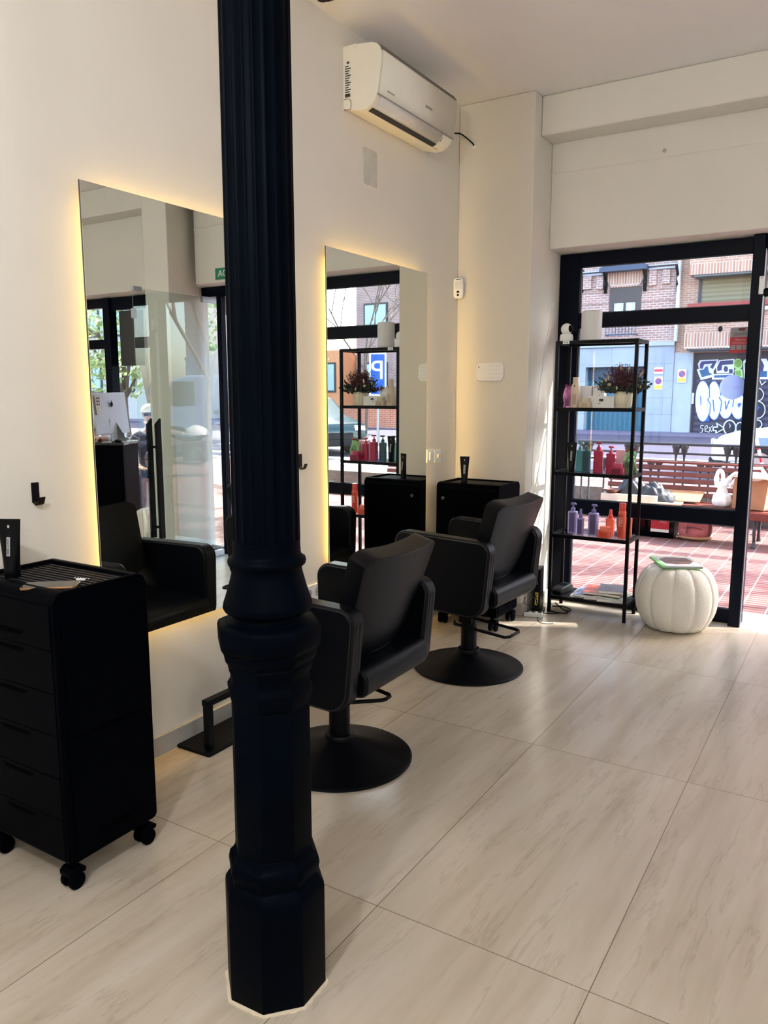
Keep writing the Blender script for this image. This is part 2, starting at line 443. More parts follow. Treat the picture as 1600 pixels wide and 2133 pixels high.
# door frame: the thick post beside the window, head, glass leaf standing open into the room
door = bpy.data.objects.new('door_1', None); C.objects.link(door); door['kind'] = 'structure'
f = MB(); f.box(-.632, -.566, 5.045, 5.2, 0, 2.318); f.box(-.566, .53, 5.06, 5.2, 2.235, 2.318); f.box(.228, .278, 5.04, 5.1, 0, 2.235)
f.box(.278, .53, 5.08, 5.12, 0, .05)
f.build('door_frame', FRAME, door, bevel=.004)
MB().box(.276, .5, 5.085, 5.091, .05, 2.236).build('side_light', GLASS, door)
f = MB(); f.box(-.569, -.563, 5.06, 5.09, 0, 2.235); f.build('weather_strip', STEEL, door)
leaf = MB().box(.245, .255, 4.12, 5.0, .012, 2.205).build('door_leaf', DGLASS, door)
h = MB()
for sx in (-1, 1):
    x = .25+sx*.05
    h.prism([(4.24, .27), (4.29, .27), (4.29, 1.225), (4.24, 1.18)], 0, x-.012, x+.012)
for z in (.36, 1.0): h.box(.20, .30, 4.255, 4.275, z-.01, z+.01)
h.build('door_handle', BLACK, leaf, bevel=.003)
h = MB(); h.box(.235, .265, 4.84, 5.0, 2.165, 2.212); h.box(.235, .265, 4.86, 5.0, .005, .055)
h.box(.235, .265, 4.12, 4.2, 2.18, 2.215); h.box(.235, .265, 4.11, 4.14, 1.98, 2.05)
h.build('patch_fitting', STEEL, leaf, bevel=.002)

# ================================================================== CAST IRON COLUMN
KX, KY = -1.127, 1.321
col = thing('iron_column', 'tall black cast iron column with octagonal foot and fluted shaft', 'column', (KX, KY, 0))
oc = 1/math.cos(PI/8); orot = math.radians(2.5+22.5)
def octo(p): return [(r*oc, z) for r, z in p]
MB().lathe(octo([(.1135, 0), (.1135, .255), (.112, .268), (.102, .284), (.0985, .288), (.0975, .296), (.1005, .302), (.1035, .318), (.1005, .334), (.093, .343), (.088, .352), (.087, .362)]), 8, rot=orot).build('octagonal_plinth', IRON, col, bevel=.0025)
MB().lathe(octo([(.087, .362), (.0862, .716)]), 8, rot=orot).build('octagonal_pedestal', IRON, col, bevel=.002)
MB().lathe(octo([(.0862, .716), (.087, .724), (.0935, .748), (.094, .758), (.088, .768), (.0865, .778), (.0865, .79), (.089, .796), (.095, .812), (.092, .818), (.0945, .822), (.1015, .832), (.1035, .84), (.102, .848), (.1065, .852), (.1115, .862), (.1125, .898), (.1095, .907), (.094, .915)]), 8, rot=orot).build('octagonal_capital', IRON, col, bevel=.002)
MB().lathe([(.094, .915), (.083, .921), (.081, .926), (.084, .932), (.098, .938), (.1015, .945), (.0995, .956), (.094, .972), (.087, .995), (.081, 1.018), (.078, 1.032), (.080, 1.037), (.0865, 1.042), (.0885, 1.049), (.0865, 1.056), (.079, 1.06), (.0762, 1.068), (.0755, 1.085), (.0755, 1.098)], 64).build('bell_moulding', IRON, col, smooth=True, angle=50)
NF = 20
def fl(a, r, z):
    t = (a*NF/(2*PI)) % 1.0
    d = abs(t-.5)*2
    return r - (.0028*math.sqrt(max(0, 1-(d/.78)**2)) if d < .78 else 0)
MB().lathe([(.0757, 1.098), (.0757, 1.104)] + [(.0755-.0045*(z-1.104)/2.06, z) for z in (1.112, 1.5, 2.0, 2.5, CZ)], NF*16, flute=fl).build('fluted_shaft', IRON, col, smooth=True, angle=60)
rnd = random.Random(4)
rr = []
for i in range(64):
    a = orot + 2*PI*i/64
    k = (a-orot) % (PI/4) - PI/8
    rr.append((.1135/math.cos(k)+.006+rnd.uniform(-.0012, .003), a))
s = MB(); s.prism([(r*math.cos(a), r*math.sin(a)) for r, a in rr], 2, 0, .0035)
s.build('sealant_line', mat('sealant', (226, 212, 186), .6), col)

# ================================================================== MIRRORS with LED glow behind
def make_mirror(y0, label):
    t = thing('wall_mirror', label, 'mirror', (XW, y0+.505, .523), 0, 'back-lit mirrors on the left wall')
    MB().box(.0265, .0305, -.505, .505, 0, 1.59).build('mirror_glass', MIRROR, t)
    e = MB(); e.box(.024, .0264, -.507, .507, -.002, 1.592); e.build('mirror_edge', GREYD, t)
    MB().box(.001, .024, -.44, .44, .06, 1.53).build('backing', WHITE, t)
    l = MB()
    l.box(.006, .016, -.449, -.441, .06, 1.53); l.box(.006, .016, .441, .449, .06, 1.53)
    l.box(.006, .016, -.44, .44, 1.531, 1.539); l.box(.006, .016, -.44, .44, .051, .059)
    l.build('led_strip', LED, t)
    return t
mir = make_mirror(1.757, 'large back-lit wall mirror half hidden behind the black column')
m2 = dup(mir, (XW, 3.131+.505, .523), 0, 'back-lit wall mirror between the air conditioner and the two chairs')

# ================================================================== AIR CONDITIONER
ac = thing('air_conditioner', 'white wall air conditioner high on the left wall', 'air conditioner', (XW, 3.33, 2.7))
def yz(o, x, z): return (x-XW, z-2.7)
AL = .795
prof = [(0, .37), (.055, .37), (.073, .367), (.165, .357), (.196, .343), (.21, .325), (.2165, .296), (.212, .25), (.203, .19), (.19, .125), (.178, .1), (.16, .082), (.13, .068), (.09, .066), (.06, .075), (0, .09)]
MB().prism(prof, 1, 0, AL).build('body', OFFWH, ac, bevel=.004)
MB().prism([(0, .365), (.0735, .369), (.0745, .369), (.0745, .068), (0, .088)], 1, -.0015, 0.004).build('side_panel', OFFWH, ac, bevel=.001)
# front panel, a separate curved sheet
pp = [(.2135, .317), (.2165, .308), (.2185, .294), (.2145, .25), (.2055, .19), (.193, .128)]
p = MB(); p.grid(lambda u, v: (pp[round(v*5)][0], .018+u*(AL-.022), pp[round(v*5)][1]), 1, 5)
p.build('front_panel', OFFWH, ac, smooth=True, solid=.004, offset=0)
p = MB(); p.prism([(.184, .3515), (.199, .3455), (.212, .328), (.2155, .3165), (.205, .32), (.186, .342)], 1, .01, AL-.002); p.build('intake_slot', mat('slot_grey', (108, 104, 100), .5), ac)
p = MB(); q = [(.193, .121), (.183, .104), (.168, .088), (.15, .0775)]
p.grid(lambda u, v: (q[round(v*3)][0], .035+u*.64, q[round(v*3)][1]), 1, 3); p.build('air_flap', mat('flap_grey', (214, 212, 210), .3), ac, smooth=True, solid=.004, offset=0)
MB().prism([(.148, .079), (.128, .071), (.125, .064), (.15, .074)], 1, .03, .68).build('air_outlet', mat('outlet_dark', (24, 26, 34), .5), ac)
d = MB(); d.box(.12, .124, .70, .74, .066, .068); d.prism([(.194, .126), (.196, .127), (.196, .122), (.194, .121)], 1, .0, AL)
d.build('panel_joint', mat('joint_grey', (150, 146, 138), .5), ac)
d = MB(); d.prism([(.186, .105), (.188, .106), (.17, .086), (.168, .087)], 1, .684, .687); d.build('display_line', GREYD, ac)
tx = text('logo', 'SAMSUNG', .0165, (.2085, .485, .195), (0, 1, 0), (.14, 0, .99), GREYD, ac, .0004)
tx = text('lettering', 'Smart Inverter', .0115, (.2045, .11, .155), (0, 1, 0), (.17, 0, .985), mat('lettering_grey', (120, 116, 108), .5), ac, .0004)
s = MB(); s.box(.012, .042, -.0035, -.0015, .135, .285); s.build('energy_label', PAPER, ac)
s = MB()
for i in range(13): s.box(.013, .013+.02+.006*((i*7) % 3), -.0042, -.0034, .145+i*.0105, .145+i*.0105+.0055)
s.box(.012, .042, -.0042, -.0034, .135, .15); s.sph((.03, -.004, .29), .008, .0015, .006)
s.build('energy_label_print', GREYD, ac)
s = MB(); s.tube([(.004, -.003, .128), (.03, -.003, .128), (.043, -.003, .12), (.046, -.003, .105), (.046, -.003, .085), (.038, -.003, .078), (.006, -.003, .08)], .0012, 5); s.build('pipe_cover_line', GREYD, ac)

# ================================================================== things on the left wall and pilaster
pl = MB(); pl.prism(rrect(.133, .182, .012), 0, XW, XW+.004); 
o = pl.build('cover_plate', mat('plate_white', (206, 203, 193), .4), bevel=.001); o.location = (0, 3.564, 2.569); tag(o, 'blank white cover plate on the wall under the air conditioner', 'cover plate')
pl = MB(); pl.prism(rrect(.176, .2, .004), 0, XW, XW+.003)
o = pl.build('cover_plate', WALL, bevel=.001); o.location = (0, 4.30, 2.873); tag(o, 'square painted cover plate half hidden behind the air conditioner corner', 'cover plate')
c = MB(); c.tube(cat([(XW+.004, 4.518, 2.99), (XW+.035, 4.535, 2.987), (-2.225, 4.565, 2.965), (-2.195, 4.585, 2.935), (-2.186, 4.592, 2.918)]), .0045, 6)
o = c.build('loose_cable', BLACK, smooth=True); tag(o, 'short black cable looping from the wall corner beside the air conditioner', 'cable')
g = MB(); g.sph((-2.186, 4.593, 2.915), .012, .006, .012, 10); g.build('cable_grommet', WHITE, o, smooth=True)

# socket strip low on the wall behind the first chair, switches beside the mirror
def wall_device(name, label, cat, y, z, wd, hg, kinds, tw=.081):
    t = thing(name, label, cat, (XW, y, z))
    p = MB(); p.prism(rrect(wd, hg, .006), 0, 0, .009); p.build('face_plate', WHITE, t, bevel=.002)
    n = len(kinds)
    for i, k in enumerate(kinds):
        yy = (i-(n-1)/2)*.071
        if k == 'socket':
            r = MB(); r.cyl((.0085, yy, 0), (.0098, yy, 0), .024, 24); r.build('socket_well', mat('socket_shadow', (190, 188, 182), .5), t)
            r = MB(); r.cyl((.0098, yy-.009, 0), (.0104, yy-.009, 0), .003, 8); r.cyl((.0098, yy+.009, 0), (.0104, yy+.009, 0), .003, 8); r.build('pin_hole', GREYD, t)
        elif k == 'switch':
            r = MB(); r.prism([(.009, -.026), (.0115, -.026), (.0155, .026), (.009, .026)], 1, yy-.013, yy+.013); r.build('rocker', WHITE, t, bevel=.001)
        else:
            r = MB(); r.cyl((.009, yy, 0), (.02, yy, 0), .014, 20); r.build('dimmer_knob', mat('knob_cream', (232, 222, 180), .4), t, bevel=.002)
    return t
wall_device('socket_strip', 'white double power socket low on the wall beside the column', 'power socket', 3.02, .437, .152, .081, ['socket', 'socket'])
wall_device('light_switch', 'white rocker light switch on the wall at the mirror edge', 'light switch', 4.235, 1.035, .081, .081, ['switch'])
wall_device('dimmer_switch', 'white dimmer switch with a cream knob nearest the room corner', 'light switch', 4.335, 1.027, .081, .081, ['knob'])
def hook(y, z, label):
    t = MB(); w_ = .014
    for i, (a, c) in enumerate([((0, .034), (0, -.03)),]):
        t.box(0, .004, -w_, w_*.9, -.032, .034)
    path = [(.002, -.028), (.008, -.036), (.018, -.038), (.027, -.034), (.036, -.012)]
    for p_, q_ in zip(path, path[1:]):
        d_ = Vector((q_[0]-p_[0], q_[1]-p_[1])).normalized(); nn = Vector((-d_.y, d_.x))*.002
        t.prism([(p_[0]-nn.x, p_[1]-nn.y), (q_[0]-nn.x, q_[1]-nn.y), (q_[0]+nn.x, q_[1]+nn.y), (p_[0]+nn.x, p_[1]+nn.y)], 1, -w_*.8, w_*.8)
    o = t.build('wall_hook', BLACK, bevel=.001); o.location = (XW, y, z)
    return tag(o, label, 'hook', 'black wall hooks')
hook(1.54, 1.1, 'black metal wall hook above the trolley at the left')
hook(2.94, 1.1, 'black metal wall hook peeking out beside the column')
# motion sensor in the corner, keypad on the pilaster
t = thing('motion_sensor', 'white motion sensor with a small lens in the room corner', 'sensor', (-2.262, 4.556, 2.073), math.radians(18))
MB().prism(rrect(.062, .126, .018), 1, -.022, .022).build('housing', WHITE, t, bevel=.006, seg=3)
MB().box(-.022, .022, -.0245, -.021, -.005, .036).build('sensor_window', mat('sensor_milk', (222, 220, 214), .3), t)
s = MB(); s.cyl((0, -.0255, -.042), (0, -.021, -.042), .0068, 16); s.build('lens', BLACK, t)
s = MB(); s.box(-.008, .008, -.0245, -.021, -.029, -.017); s.build('flash_window', BLACK, t)
s = MB(); s.box(-.015, .015, -.024, -.021, .05, .054); s.build('slit', BLACK, t)
t = thing('alarm_keypad', 'white rounded alarm keypad on the pilaster above the far trolley', 'keypad', (-2.049, 4.594, 1.553))
MB().prism(rrect(.188, .116, .03), 1, -.018, 0).build('case', WHITE, t, bevel=.004, seg=3)
s = MB()
for i in range(5):
    for j in range(4): s.cyl((-.002+i*.017, -.0186, -.038+j*.025), (-.002+i*.017, -.0178, -.038+j*.025), .0028, 8)
s.build('buttons', mat('button_grey', (205, 203, 200), .4), t)
s = MB(); s.cyl((-.072, -.019, .03), (-.072, -.0178, .03), .004, 10); s.build('indicator', GREYD, t)
s = MB(); s.sph((-1.12, YF, 2.805), .012, .004, .012, 12)
o = s.build('ceiling_mark', mat('plug_grey', (190, 184, 170), .6), smooth=True); tag(o, 'small round plug in the wall above the shop window', 'wall plug')
# exit sign over the door
t = thing('exit_sign', 'green exit sign above the glass entrance door', 'sign', (-.02, YF, 2.385))
GREEN = mat('sign_green', (20, 130, 84), .4)
MB().box(-.15, .15, -.012, 0, -.045, .045).build('panel', GREEN, t, bevel=.002)
text('lettering', 'SALIDA', .072, (0, -.0125, -.001), (1, 0, 0), (0, 0, 1), WHITE, t, .0005)
# door contact sensor
t = thing('door_contact', 'slim white door contact sensor high on the black door post', 'sensor', (-.574, 5.045, 2.03))
MB().box(-.014, .012, -.014, 0, -.05, .05).build('case', WHITE, t, bevel=.004)
MB().box(-.006, .006, -.0146, -.0138, .038, .042).build('indicator', GREYD, t)
s = MB(); s.sph((-.548, 5.05, 1.99), .02, .014, .026, 14); o = s.build('door_stop', BLACK, smooth=True); tag(o, 'black rubber bumper beside the white door contact', 'door bumper')
# stickers on the window glass
t = thing('round_sticker', 'round lilac shop sticker on the window glass', 'sticker', (-.705, 5.1345, 1.455))
LIL = film_mat('sticker_lilac', (204, 218, 246), .85)
MB().cyl((0, 0, 0), (0, .0012, 0), .073, 48).build('disc', LIL, t)
o = text('lettering', 'treatwell', .033, (0, -.0006, 0), (-1, 0, 0), (0, 0, 1), film_mat('sticker_pale', (244, 247, 255), .85), t, .0003)
t = thing('alarm_sticker', 'red and grey alarm warning sticker on the window glass', 'sticker', (-.674, 5.1345, 1.728), math.radians(0))
RED = mat('sticker_red', (186, 24, 44), .45)
MB().box(-.062, .042, 0, .001, -.072, .078).build('red_field', RED, t)
MB().box(-.062, .042, -.0006, 0, .022, .078).build('grey_field', mat('sticker_grey', (150, 150, 156), .5), t)
s = MB(); s.box(-.018, .018, -.0012, -.0006, .058, .075)
s.build('emblem', mat('sticker_maroon', (110, 16, 34), .5), t)
text('emblem_lettering', 'Direct', .026, (-.008, -.0012, .040), (1, 0, .12), (-.12, 0, 1), mat('sticker_maroon', (110, 16, 34), .5), t, .0003)
text('lettering', 'Alarma', .021, (-.006, -.0006, .006), (1, 0, 0), (0, 0, 1), mat('sticker_pink', (222, 150, 160), .5), t, .0003)
text('lettering_lower', 'Zerovision', .02, (-.008, -.0006, -.012), (1, 0, 0), (0, 0, 1), mat('sticker_pink', (222, 150, 160), .5), t, .0003, sx=.95)
s = MB()
for i in range(3): s.box(-.057+i*.033, -.03+i*.033, -.0012, -.0002, -.052, -.024)
s.build('pictograms', mat('sticker_grey', (150, 150, 156), .5), t)
# spotlight on the ceiling, ceiling panels behind the camera
t = thing('ceiling_spot', 'black track spotlight at the top edge of the ceiling', 'lamp', (-2.17, 3.03, CZ))
MB().box(-.03, .03, -.1, .05, -.022, 0).build('track', BLACK, t, bevel=.003)
MB().cyl((0, -.03, -.022), (0, -.03, -.05), .022, 20).build('lamp_head', BLACK, t)

# ================================================================== TROLLEYS
def make_trolley(label, loc):
    t = thing('salon_trolley', label, 'trolley', loc, 0, 'black salon trolleys')
    W, D, Z0, Z1 = .41, .325, .085, .885
    b = MB(); pr = rpoly([(-D/2, Z0), (D/2, Z0), (D/2, Z1), (-D/2, Z1)], [.018, .018, .034, .034], 8)
    b.prism(pr, 0, -W/2, W/2); bm = b.bm
    bm.faces.ensure_lookup_table(); bmesh.ops.recalc_face_normals(bm, faces=bm.faces[:])
    top = max((f for f in bm.faces if abs(f.normal.z) > .99), key=lambda f: f.calc_center_median().z)
    r = bmesh.ops.inset_region(bm, faces=[top], thickness=.016); r = bmesh.ops.inset_region(bm, faces=[top], thickness=.004)
    for v in top.verts: v.co.z -= .012
    b.build('body', PLASTIC, t, bevel=.003)
    r = MB()
    for i in range(11): 
        y = -.105+i*.02
        r.box(-.165, .165, y-.004, y+.004, .873, .8765)
    r.build('tray_mat', mat('tray_rubber', (15, 16, 20), .5), t)
    # front with drawers, side panels with slot handles
    for k in range(5):
        z = .10+k*.125; d = MB(); d.box(-W/2+.012, W/2-.012, -D/2-.0025, -D/2+.002, z, z+.1238); o = d.build('drawer', PLASTIC, t, bevel=.002)
        q = MB(); q.prism([(-.075, z+.112), (.075, z+.112), (.055, z+.1), (-.055, z+.1)], 1, -D/2-.003, -D/2-.0026); q.build('drawer_grip', mat('grip_dark', (0, 0, 1), .8, spec=.02), o)
    q = MB(); q.box(-W/2+.012, W/2-.012, -D/2-.004, -D/2+.002, .725, .85); o = q.build('lid_panel', PLASTIC, t, bevel=.002)
    q = MB(); q.prism([(-.07, .765), (.075, .765), (.055, .75), (-.05, .75)], 1, -D/2-.0046, -D/2-.0042); q.build('panel_grip', mat('grip_dark', (0, 0, 1), .8, spec=.02), o)
    q = MB(); q.cyl((-W/2+.05, -D/2-.012, .79), (-W/2+.05, -D/2-.002, .79), .0105, 20); q.build('lock', CHROME, t, bevel=.001)
    for (z0, z1, zs) in ((.46, .795, .468), (.105, .455, .15)):
        d = MB(); d.box(W/2-.002, W/2+.004, -D/2+.025, D/2-.02, z0, z1); o = d.build('side_panel', PLASTIC, t, bevel=.002)
        q = MB(); q.prism([(-.06, zs), (.07, zs), (.062, zs-.014), (-.045, zs-.014)], 0, W/2+.0038, W/2+.0046); q.build('slot_grip', mat('grip_dark', (0, 0, 1), .8, spec=.02), o)
    for sx in (-1, 1):
        for sy in (-1, 1):
            cx, cy = sx*(W/2-.035), sy*(D/2-.03)
            w_ = MB(); w_.cyl((cx, cy, .05), (cx, cy, .088), .009, 12)
            w_.prism([(cy-.026, .045), (cy+.026, .045), (cy+.03, .056), (cy+.012, .07), (cy-.016, .07), (cy-.028, .06)], 0, cx-.017, cx+.03)
            cs = w_.build('caster', PLASTIC, t, bevel=.002)
            for dx in (-.012, .022):
                q = MB(); q.cyl((cx+dx-.008, cy, .0255), (cx+dx+.008, cy, .0255), .0255, 24); q.build('wheel', PLASTIC, cs, bevel=.003)
    return t
tr1 = make_trolley('black salon trolley at the left edge, nearest the camera', (-2.035, 1.42, 0))
tr2 = dup(tr1, (-1.995, 4.33, 0), 0, 'black salon trolley in the far corner behind the chairs')
# colour tubes standing on them
def tube_of_dye(label, loc, rz, h=.165, wd=.05):
    t = thing('hair_colour_tube', label, 'tube', loc, rz, 'black tubes of hair colour')
    b = MB(); prof = []
    def fn(u, v):
        a = 2*PI*u; e = v
        rx = wd*(.36+.22*e); ry = wd*.36*(1-e)+.0012
        return (rx*math.cos(a), ry*math.sin(a), .022+v*(h-.022))
    b.grid(fn, 24, 8, True); o = b.build('tube_body', mat('tube_black', (3, 4, 8), .35, spec=.12), t, smooth=True)
    MB().lathe([(wd*.34, 0), (wd*.37, .003), (wd*.37, .022)], 24).build('cap', BLACK, t, smooth=True, angle=40)
    q = MB(); q.grid(lambda u, v: (-.0055+u*.011, -(wd*.36*(1-(.3+.36*v))+.0012)-.0010, .022+(.3+.36*v)*(h-.022)), 1, 6); q.build('label_strip', mat('label_silver', (168, 168, 170), .4), t)
    text('lettering', 'FIBRE CLINIX', .0085, (.0002, -wd*.36*.55-.0032, .022+.48*(h-.022)), (0, .1, 1), (-1, 0, 0), BLACK, t, .0002)
    q = MB(); q.sph((0, -.005, h-.022), .0035, .0014, .005, 10); q.build('emblem', mat('label_silver', (168, 168, 170), .4), t)
    return t
tube_of_dye('black tube of hair colour standing on the near trolley', (-2.148, 1.352, .8732), math.radians(30), .178, .062)
tube_of_dye('black tube of hair colour standing on the far trolley', (-2.045, 4.235, .8732), math.radians(20), .17, .05)
t = thing('phone', 'dark phone with a gold edge lying on the near trolley tray', 'phone', (-1.938, 1.332, .8767), math.radians(40))
MB().prism(rrect(.15, .074, .01), 2, 0, .0075).build('case', mat('phone_gold', (150, 112, 78), .3, .6), t, bevel=.002)
MB().prism(rrect(.145, .069, .008), 2, .0075, .0079).build('screen', mat('phone_glass', (40, 38, 38), .12), t)
t = thing('hair_clip', 'small white hair clip beside the phone on the tray', 'hair clip', (-1.935, 1.43, .8767), math.radians(20))
s = MB(); s.prism(rrect(.03, .01, .004), 2, 0, .004); s.build('body', WHITE, t)
s = MB(); 
for i in range(6): s.cyl((-.03+i*.009, .013, .001), (-.03+i*.009, .02, .001), .0012, 6)
s.build('teeth', WHITE, t)

# ================================================================== SALON CHAIRS
def make_chair(label, loc, rz):
    t = thing('salon_chair', label, 'chair', loc, rz, 'black leather salon chairs')
    MB().lathe([(.281, 0), (.285, .004), (.285, .009), (.279, .013), (.25, .019), (.2, .031), (.15, .046), (.1, .063), (.07, .077), (.052, .088)], 96).build('base', BLACK, t, smooth=True, angle=30)
    MB().lathe([(.052, .082), (.059, .085), (.06, .096), (.055, .104), (.043, .106)], 40).build('collar', BLACK, t, smooth=True, angle=40)
    MB().lathe([(.041, .1), (.041, .335)], 40).build('column', BLACK, t, smooth=True, angle=40)
    MB().box(-.14, .14, -.13, .13, .315, .345).build('seat_plate', BLACK, t, bevel=.004)
    s = MB(); s.prism(rrect(.565, .105, .04, 8, 0, .4195), 1, -.222, .222); 
    s.build('seat', LEATHER, t, bevel=.012, seg=3).location = (-.01, 0, 0)
    for sy in (-1, 1):
        out = rpoly([(-.272, .715), (.272, .700), (.236, .325), (-.262, .34)], [.06, .055, .085, .085], 9)
        y0, y1 = (.222, .297) if sy > 0 else (-.297, -.222)
        a = MB(); a.prism(out, 1, y0, y1); arm = a.build('armrest', LEATHER, t, bevel=.011, seg=3)
        p = MB()
        for yy in (y0+.004, y1-.004):
            c = Vector((0, .52)); pts = []
            for q in out:
                d = Vector(q)-c; q2 = c+d*(1-.012/d.length*0.9); pts.append((q2.x, yy+(.0035 if yy > (y0+y1)/2 else -.0035), q2.y))
            p.tube(pts, .0022, 5, closed=True)
        for yy in ((y0+y1)/2-.012, (y0+y1)/2+.012):
            p.tube([(.2665, yy, .645), (.245, yy, .44), (.238, yy, .41), (.215, yy, .362)], .0035, 5)
        p.build('piping', PIPING, arm, smooth=True)
    # backrest: curved round the sitter, straight top, rounded lower corners
    def mid(u, v, off=0):
        U = 2*u-1
        hw = .243-.034*(1-v)-.075*max(0, (.32-v)/.32)**2
        zt = .872+.014*U*U-.028*(max(0, abs(U)-.72)/.28)**2.4
        z0 = .458+.045*abs(U)**3
        z = z0+(zt-z0)*v
        x = .122+.128*(z-.468)/.4 + .024*(1-U*U) + off
        return (x, U*hw, z)
    b = MB(); b.grid(mid, 22, 14); bk = b.build('backrest', LEATHER, t, solid=.078, offset=0, bevel=.026, seg=5)
    q = MB(); border = []
    N = 26
    k = .9
    for i in range(N+1): border.append((.05+.9*i/N, .955))
    for i in range(1, N): border.append((.95, .955-.9*i/N))
    for i in range(N+1): border.append((.95-.9*i/N, .055))
    for i in range(1, N): border.append((.05, .055+.9*i/N))
    q.tube([mid(u, v, .0395) for u, v in border], .0022, 5, closed=True); q.build('piping', PIPING, bk, smooth=True)
    s = MB(); s.box(.09, .17, -.09, .09, .4, .55); s.build('back_bracket', BLACK, t, bevel=.004)
    l = MB(); l.tube([(.03, -.075, .285), (.11, -.07, .275), (.186, .02, .268), (.192, .035, .268), (.19, .068, .268), (.18, .08, .268), (.03, .09, .285)], .0075, 10)
    l.build('pump_lever', BLACK, t, smooth=True)
    s = MB(); s.cyl((.04, -.052, .285), (.04, -.04, .285), .012, 16); s.build('lever_bolt', CHROME, t)
    s = MB(); s.box(-.03, .045, -.055, -.045, .25, .315); s.build('lever_bracket', BLACK, t, bevel=.002)
    return t
ch1 = make_chair('black leather salon chair behind the column, facing the mirror', (-1.667, 2.365, 0), 0)
ch2 = dup(ch1, (-1.68, 3.56, .0), math.radians(-4), 'black leather salon chair nearest the window, facing the second mirror')
# the second chair is pumped up a little
for o in list(ch2.children):
    if o.name.startswith('pump_lever'): bpy.data.objects.remove(o)
l = MB(); l.tube([(.03, -.085, .3), (.31, -.10, .285), (.335, -.108, .285), (.345, -.13, .285), (.345, -.225, .285), (.33, -.245, .285), (.05, -.235, .3), (.03, -.2, .3)], .0075, 10); l.build('pump_lever', BLACK, ch2, smooth=True)
for o in ch2.children:
    if o.name.split('.')[0] in ('seat', 'armrest', 'backrest', 'seat_plate', 'back_bracket'): o.location.z += .032

# foot rest bar on a plate in front of the first mirror
t = thing('footrest', 'black footrest bar on a flat plate under the first mirror', 'footrest', (-2.19, 2.32, 0))
MB().prism(rrect(.185, .47, .012), 2, 0, .012).build('floor_plate', BLACK, t, bevel=.002)
for ya in (-.2, .17):
    s = MB(); s.box(.03, .06, ya, ya+.03, .012, .19); s.build('post', BLACK, t, bevel=.003)
MB().box(.027, .063, -.203, .203, .19, .215).build('foot_bar', BLACK, t, bevel=.004)

# ================================================================== SHELF AND ITS GOODS
SX0, SX1, SY0, SY1 = -1.69, -1.183, 4.772, 5.03
sh = thing('display_shelf', 'tall open black metal shelf with glass boards before the window', 'shelf', ((SX0+SX1)/2, (SY0+SY1)/2, 0))
hx, hy = (SX1-SX0)/2, (SY1-SY0)/2
for sx in (-1, 1):
    for sy in (-1, 1):
        l = MB(); l.box(*sorted((sx*hx, sx*(hx-.02))), *sorted((sy*hy, sy*(hy-.02))), 0, 1.74); l.build('leg', BLACK, sh, bevel=.001)
LV = [.115, .522, .925, 1.33, 1.74]
for i, z in enumerate(LV):
    f = MB(); f.box(-hx+.02, hx-.02, -hy, -hy+.02, z-.022, z); f.box(-hx+.02, hx-.02, hy-.02, hy, z-.022, z)
    f.box(-hx, -hx+.02, -hy+.02, hy-.02, z-.022, z); f.box(hx-.02, hx, -hy+.02, hy-.02, z-.022, z)
    f.build('shelf_rail', BLACK, sh, bevel=.001)
    g = MB(); g.box(-hx+.0205, hx-.0205, -hy+.0205, hy-.0205, z-.008, z-.001)
    g.build('shelf_board', BLACK if i == 0 else (mat('frosted_board', (236, 238, 236), .4) if i == 4 else SGLASS), sh)
Z1, Z2, Z3, Z4, Z5 = [z-.001 for z in LV]
def lbl(m): return m
def root_at(name, label, cat, x, y, z, group=None, rz=0): return thing(name, label, cat, (x, y, z), rz, group)
def bottle_pump(label, x, y, z, w_, h_, m, capm, group, panel=None, rz=0, d_=None):
    t = root_at('pump_bottle', label, 'bottle', x, y, z, group, rz); d_ = d_ or w_*.72
    hb = h_*.72
    b = MB(); b.prism(rrect(w_, d_, .009, 4), 2, 0, hb); b.build('bottle_body', m, t, bevel=.003)
    MB().lathe([(w_*.24, hb), (w_*.24, hb+h_*.1), (w_*.21, hb+h_*.105), (w_*.21, hb+h_*.12), (w_*.1, hb+h_*.13), (w_*.09, hb+h_*.2)], 20).build('collar', capm, t, smooth=True)
    p = MB(); p.prism([(-.014, h_-.013), (.02, h_-.013), (.021, h_-.007), (.012, h_), (-.012, h_), (-.015, h_-.004)], 1, -.008, .008); p.build('pump_head', capm, t, bevel=.002)
    if panel:
        q = MB(); q.box(-w_*.3, w_*.3, -d_/2-.0006, -d_/2, hb*.06, hb*.94); q.build('label_panel', panel, t)
    return t
def bottle_spray(label, x, y, z, w_, h_, m, capm, group, panel=None, rz=0):
    t = root_at('spray_bottle', label, 'bottle', x, y, z, group, rz); d_ = w_*.75; hb = h_*.66
    b = MB(); b.prism(rrect(w_, d_, .01, 4), 2, 0, hb); b.build('bottle_body', m, t, bevel=.005)
    MB().lathe([(w_*.28, hb), (w_*.28, hb+h_*.12), (w_*.2, hb+h_*.14), (w_*.17, h_-.004), (w_*.14, h_)], 20).build('spray_head', capm, t, smooth=True)
    s = MB(); s.cyl((0, -w_*.16, h_-.012), (0, -w_*.23, h_-.012), .003, 8); s.build('nozzle', capm, t)
    if panel:
        q = MB(); q.box(-w_*.32, w_*.32, -d_/2-.0006, -d_/2, hb*.05, hb*.9); q.build('label_panel', panel, t)
    return t
